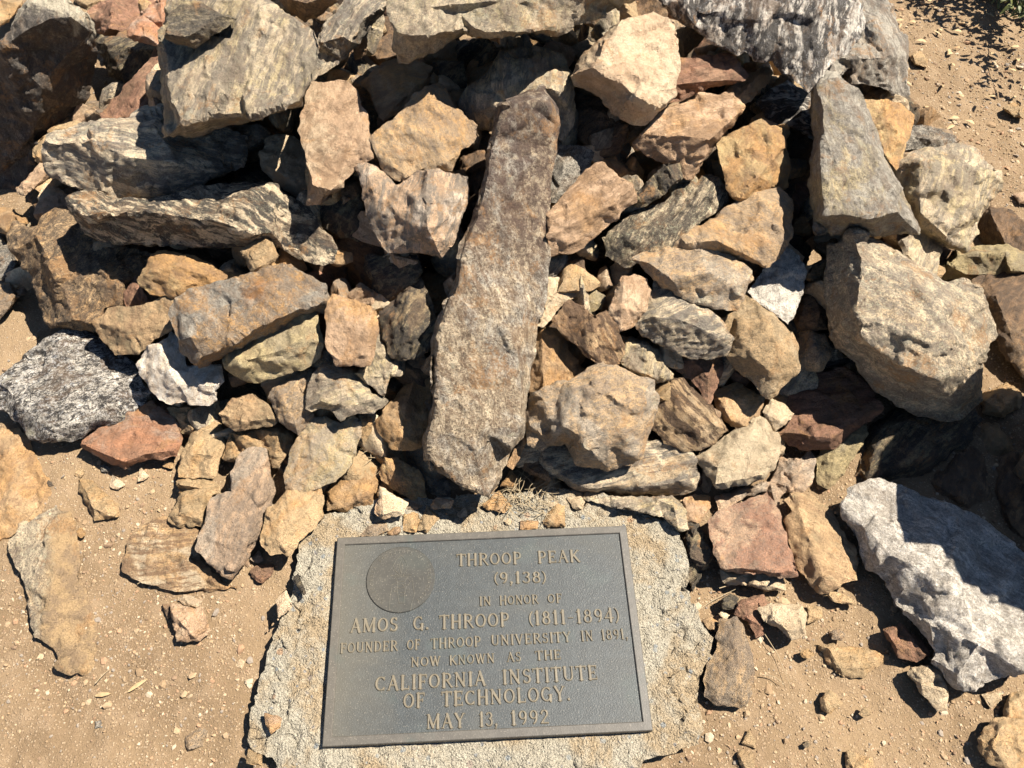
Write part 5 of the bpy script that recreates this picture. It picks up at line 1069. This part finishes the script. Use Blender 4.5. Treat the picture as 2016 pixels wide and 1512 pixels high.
# dry leaves
M_LEAF = flat_mat('dry_leaf', (.52, .38, .20), (.42, .26, .13), 80, .6)
def leaf_geo(c, L, wd, a, tilt, rng, up=0):
    ca, sa = math.cos(a), math.sin(a); V = []
    for t, w in ((0, .0), (.2, .7), (.5, 1), (.8, .6), (1, 0)):
        for s in (-1, 0, 1):
            x = L * (t - .5); y = s * w * wd / 2; z = abs(s) * w * wd * .22 + tilt * x + .15 * L * math.sin(3 * t) * .3
            V.append((c[0] + x * ca - y * sa, c[1] + x * sa + y * ca, c[2] + z))
    T = []
    for i in range(4):
        for k in range(2): T.append((i * 3 + k, i * 3 + k + 1, i * 3 + 4 + k, i * 3 + 3 + k))
    return V, T
def leaves(name, items, mat, thick=.0004):
    V = []; T = []
    for v, t in items:
        b = len(V); V += v; T += [tuple(b + q for q in f) for f in t]
    o = mesh_obj(name, V, T, mat); md = o.modifiers.new('solid', 'SOLIDIFY'); md.thickness = thick; return o
it = []
for k in range(40):
    q = at_px(rn.uniform(1760, 2016), abs(rn.normal(0, 130)) + 0, GZ); z = float(gz(np.array([q[0]]), np.array([q[1]]))[0]) + .008
    it.append(leaf_geo((q[0], q[1], z), rn.uniform(.02, .045), rn.uniform(.008, .016), rn.uniform(0, 6.28), rn.normal(0, .25), rn))
tag(leaves('dry_leaf_litter', it, M_LEAF), kind='stuff')
for (px, py, L, a, lab) in ((272, 1350, .045, .6, "narrow tan dry leaf lying on the dirt at the lower left"), (203, 1368, .033, .1, "curled dry leaf on the dirt left of the narrow tan one")):
    q = at_px(px, py, GZ); z = float(gz(np.array([q[0]]), np.array([q[1]]))[0]) + .003
    tag(leaves('dry_leaf', [leaf_geo((q[0], q[1], z), L, .009, a, 0, rn)], M_LEAF), lab, 'leaf', 'dry leaves on the dirt')
# dark shrub whose foot shows in the upper right corner
M_BARK = flat_mat('shrub_bark', (.20, .14, .09), (.13, .09, .06), 90)
M_GREEN = flat_mat('shrub_leaf', (.085, .11, .035), (.16, .16, .045), 70, .5)
shrub = tag(empty('shrub', (2.26, 2.42, GZ)), "leafy green shrub with yellowing leaves at the upper right corner", 'shrub')
br = []; lv = []
for k in range(34):
    a = rn.uniform(0, 6.28); el = rn.uniform(.35, 1.4); L = rn.uniform(.35, .75)
    P = [(0, 0, 0)]
    for j in range(1, 8):
        t = j / 7; P.append((L * t * math.cos(a + .3 * t) * math.cos(el), L * t * math.sin(a + .3 * t) * math.cos(el), L * t * math.sin(el) - .12 * t * t + .01))
    br.append(P)
    for j in range(90):
        t = rn.uniform(.2, 1); i = min(6, int(t * 7)); f = t * 7 - i; q = np.array(P[i]) * (1 - f) + np.array(P[i + 1]) * f + rn.normal(0, .03, 3)
        q[2] = max(q[2], .01)
        lv.append(leaf_geo(q, rn.uniform(.02, .038), rn.uniform(.010, .018), rn.uniform(0, 6.28), rn.normal(0, .8), rn))
b_ = tubes('branch', br, .0035, M_BARK); b_.parent = shrub; tag(b_, kind='stuff')
f_ = leaves('foliage', lv, M_GREEN); f_.parent = shrub; tag(f_, kind='stuff')

# ------------------------------------------------------------------ the wedged rocks that can be seen get their own words, the hidden small ones go
bpy.context.view_layer.update()
dg = bpy.context.evaluated_depsgraph_get(); seen = {}; near = {}
wset = {o.name: o for o in WEDGED}
for py in range(4, 1512, 8):
    row = []
    for px in range(4, 2016, 8):
        d = ray(px, py); ok, loc, nor, ix, ob, mt = SC.ray_cast(dg, Vector(CP), Vector(d).normalized())
        row.append(ob.name if ok else None)
        if ok and ob.name in wset: seen.setdefault(ob.name, []).append((px, py))
    near[py] = row
words = {'tan': 'tan', 'tanor': 'orange tan', 'cream': 'cream', 'greytan': 'grey tan', 'yellow': 'yellowish', 'pink': 'pinkish', 'brown': 'brown', 'dark': 'dark', 'gneiss': 'banded grey', 'red': 'reddish', 'olive': 'olive'}
used = set(); 
import re
def short(lb):
    lb = re.split(r',| (?:with|at|on|in|lying|left|right|below|above|under|beneath|behind|against|between|beside|touching|cut|resting|standing|filling|peeking|hanging|wedged|tucked|leaning|dominating|poking|overhanging|squeezed|half|from|just|flush|near|that|deep|rising) ', lb)[0]
    return lb
names = []; pos = []
for py, row in near.items():
    for i_, n_ in enumerate(row):
        if n_ and n_ not in wset and (n_ == 'standing_stone' or str(bpy.data.objects[n_].get('group', '')).startswith(('rocks heaped', 'loose'))):
            names.append(n_); pos.append((4 + 8 * i_, py))
un = sorted(set(names)); ni = np.array([un.index(q) for q in names]); pos = np.array(pos)
for nm, o in wset.items():
    pts = seen.get(nm)
    if not pts or len(pts) < 2:
        if o.name.startswith('stone'): bpy.data.objects.remove(o)
        continue
    mx = sum(p[0] for p in pts) / len(pts); my = sum(p[1] for p in pts) / len(pts)
    kw_ = words.get(o.data.materials[0].name[5:], 'tan'); dd = (pos[:, 0] - mx) ** 2 + (pos[:, 1] - my) ** 2
    done = False; tried = set()
    for q in np.argsort(dd)[:1500]:
        if ni[q] in tried: continue
        tried.add(ni[q]); dv = pos[q] - (mx, my)
        side = ('right of' if dv[0] < 0 else 'left of') if abs(dv[0]) > abs(dv[1]) else ('below' if dv[1] < 0 else 'above')
        lb = '%s %s wedged just %s the %s' % (kw_, 'stone' if o.name.startswith('stone') else 'rock', side, short(bpy.data.objects[un[ni[q]]]['label']))
        if len(lb.split()) <= 16 and lb not in used: used.add(lb); o['label'] = lb; done = True; break
    if not done: o['label'] = kw_ + ' stone wedged between the rocks in the middle of the cairn'
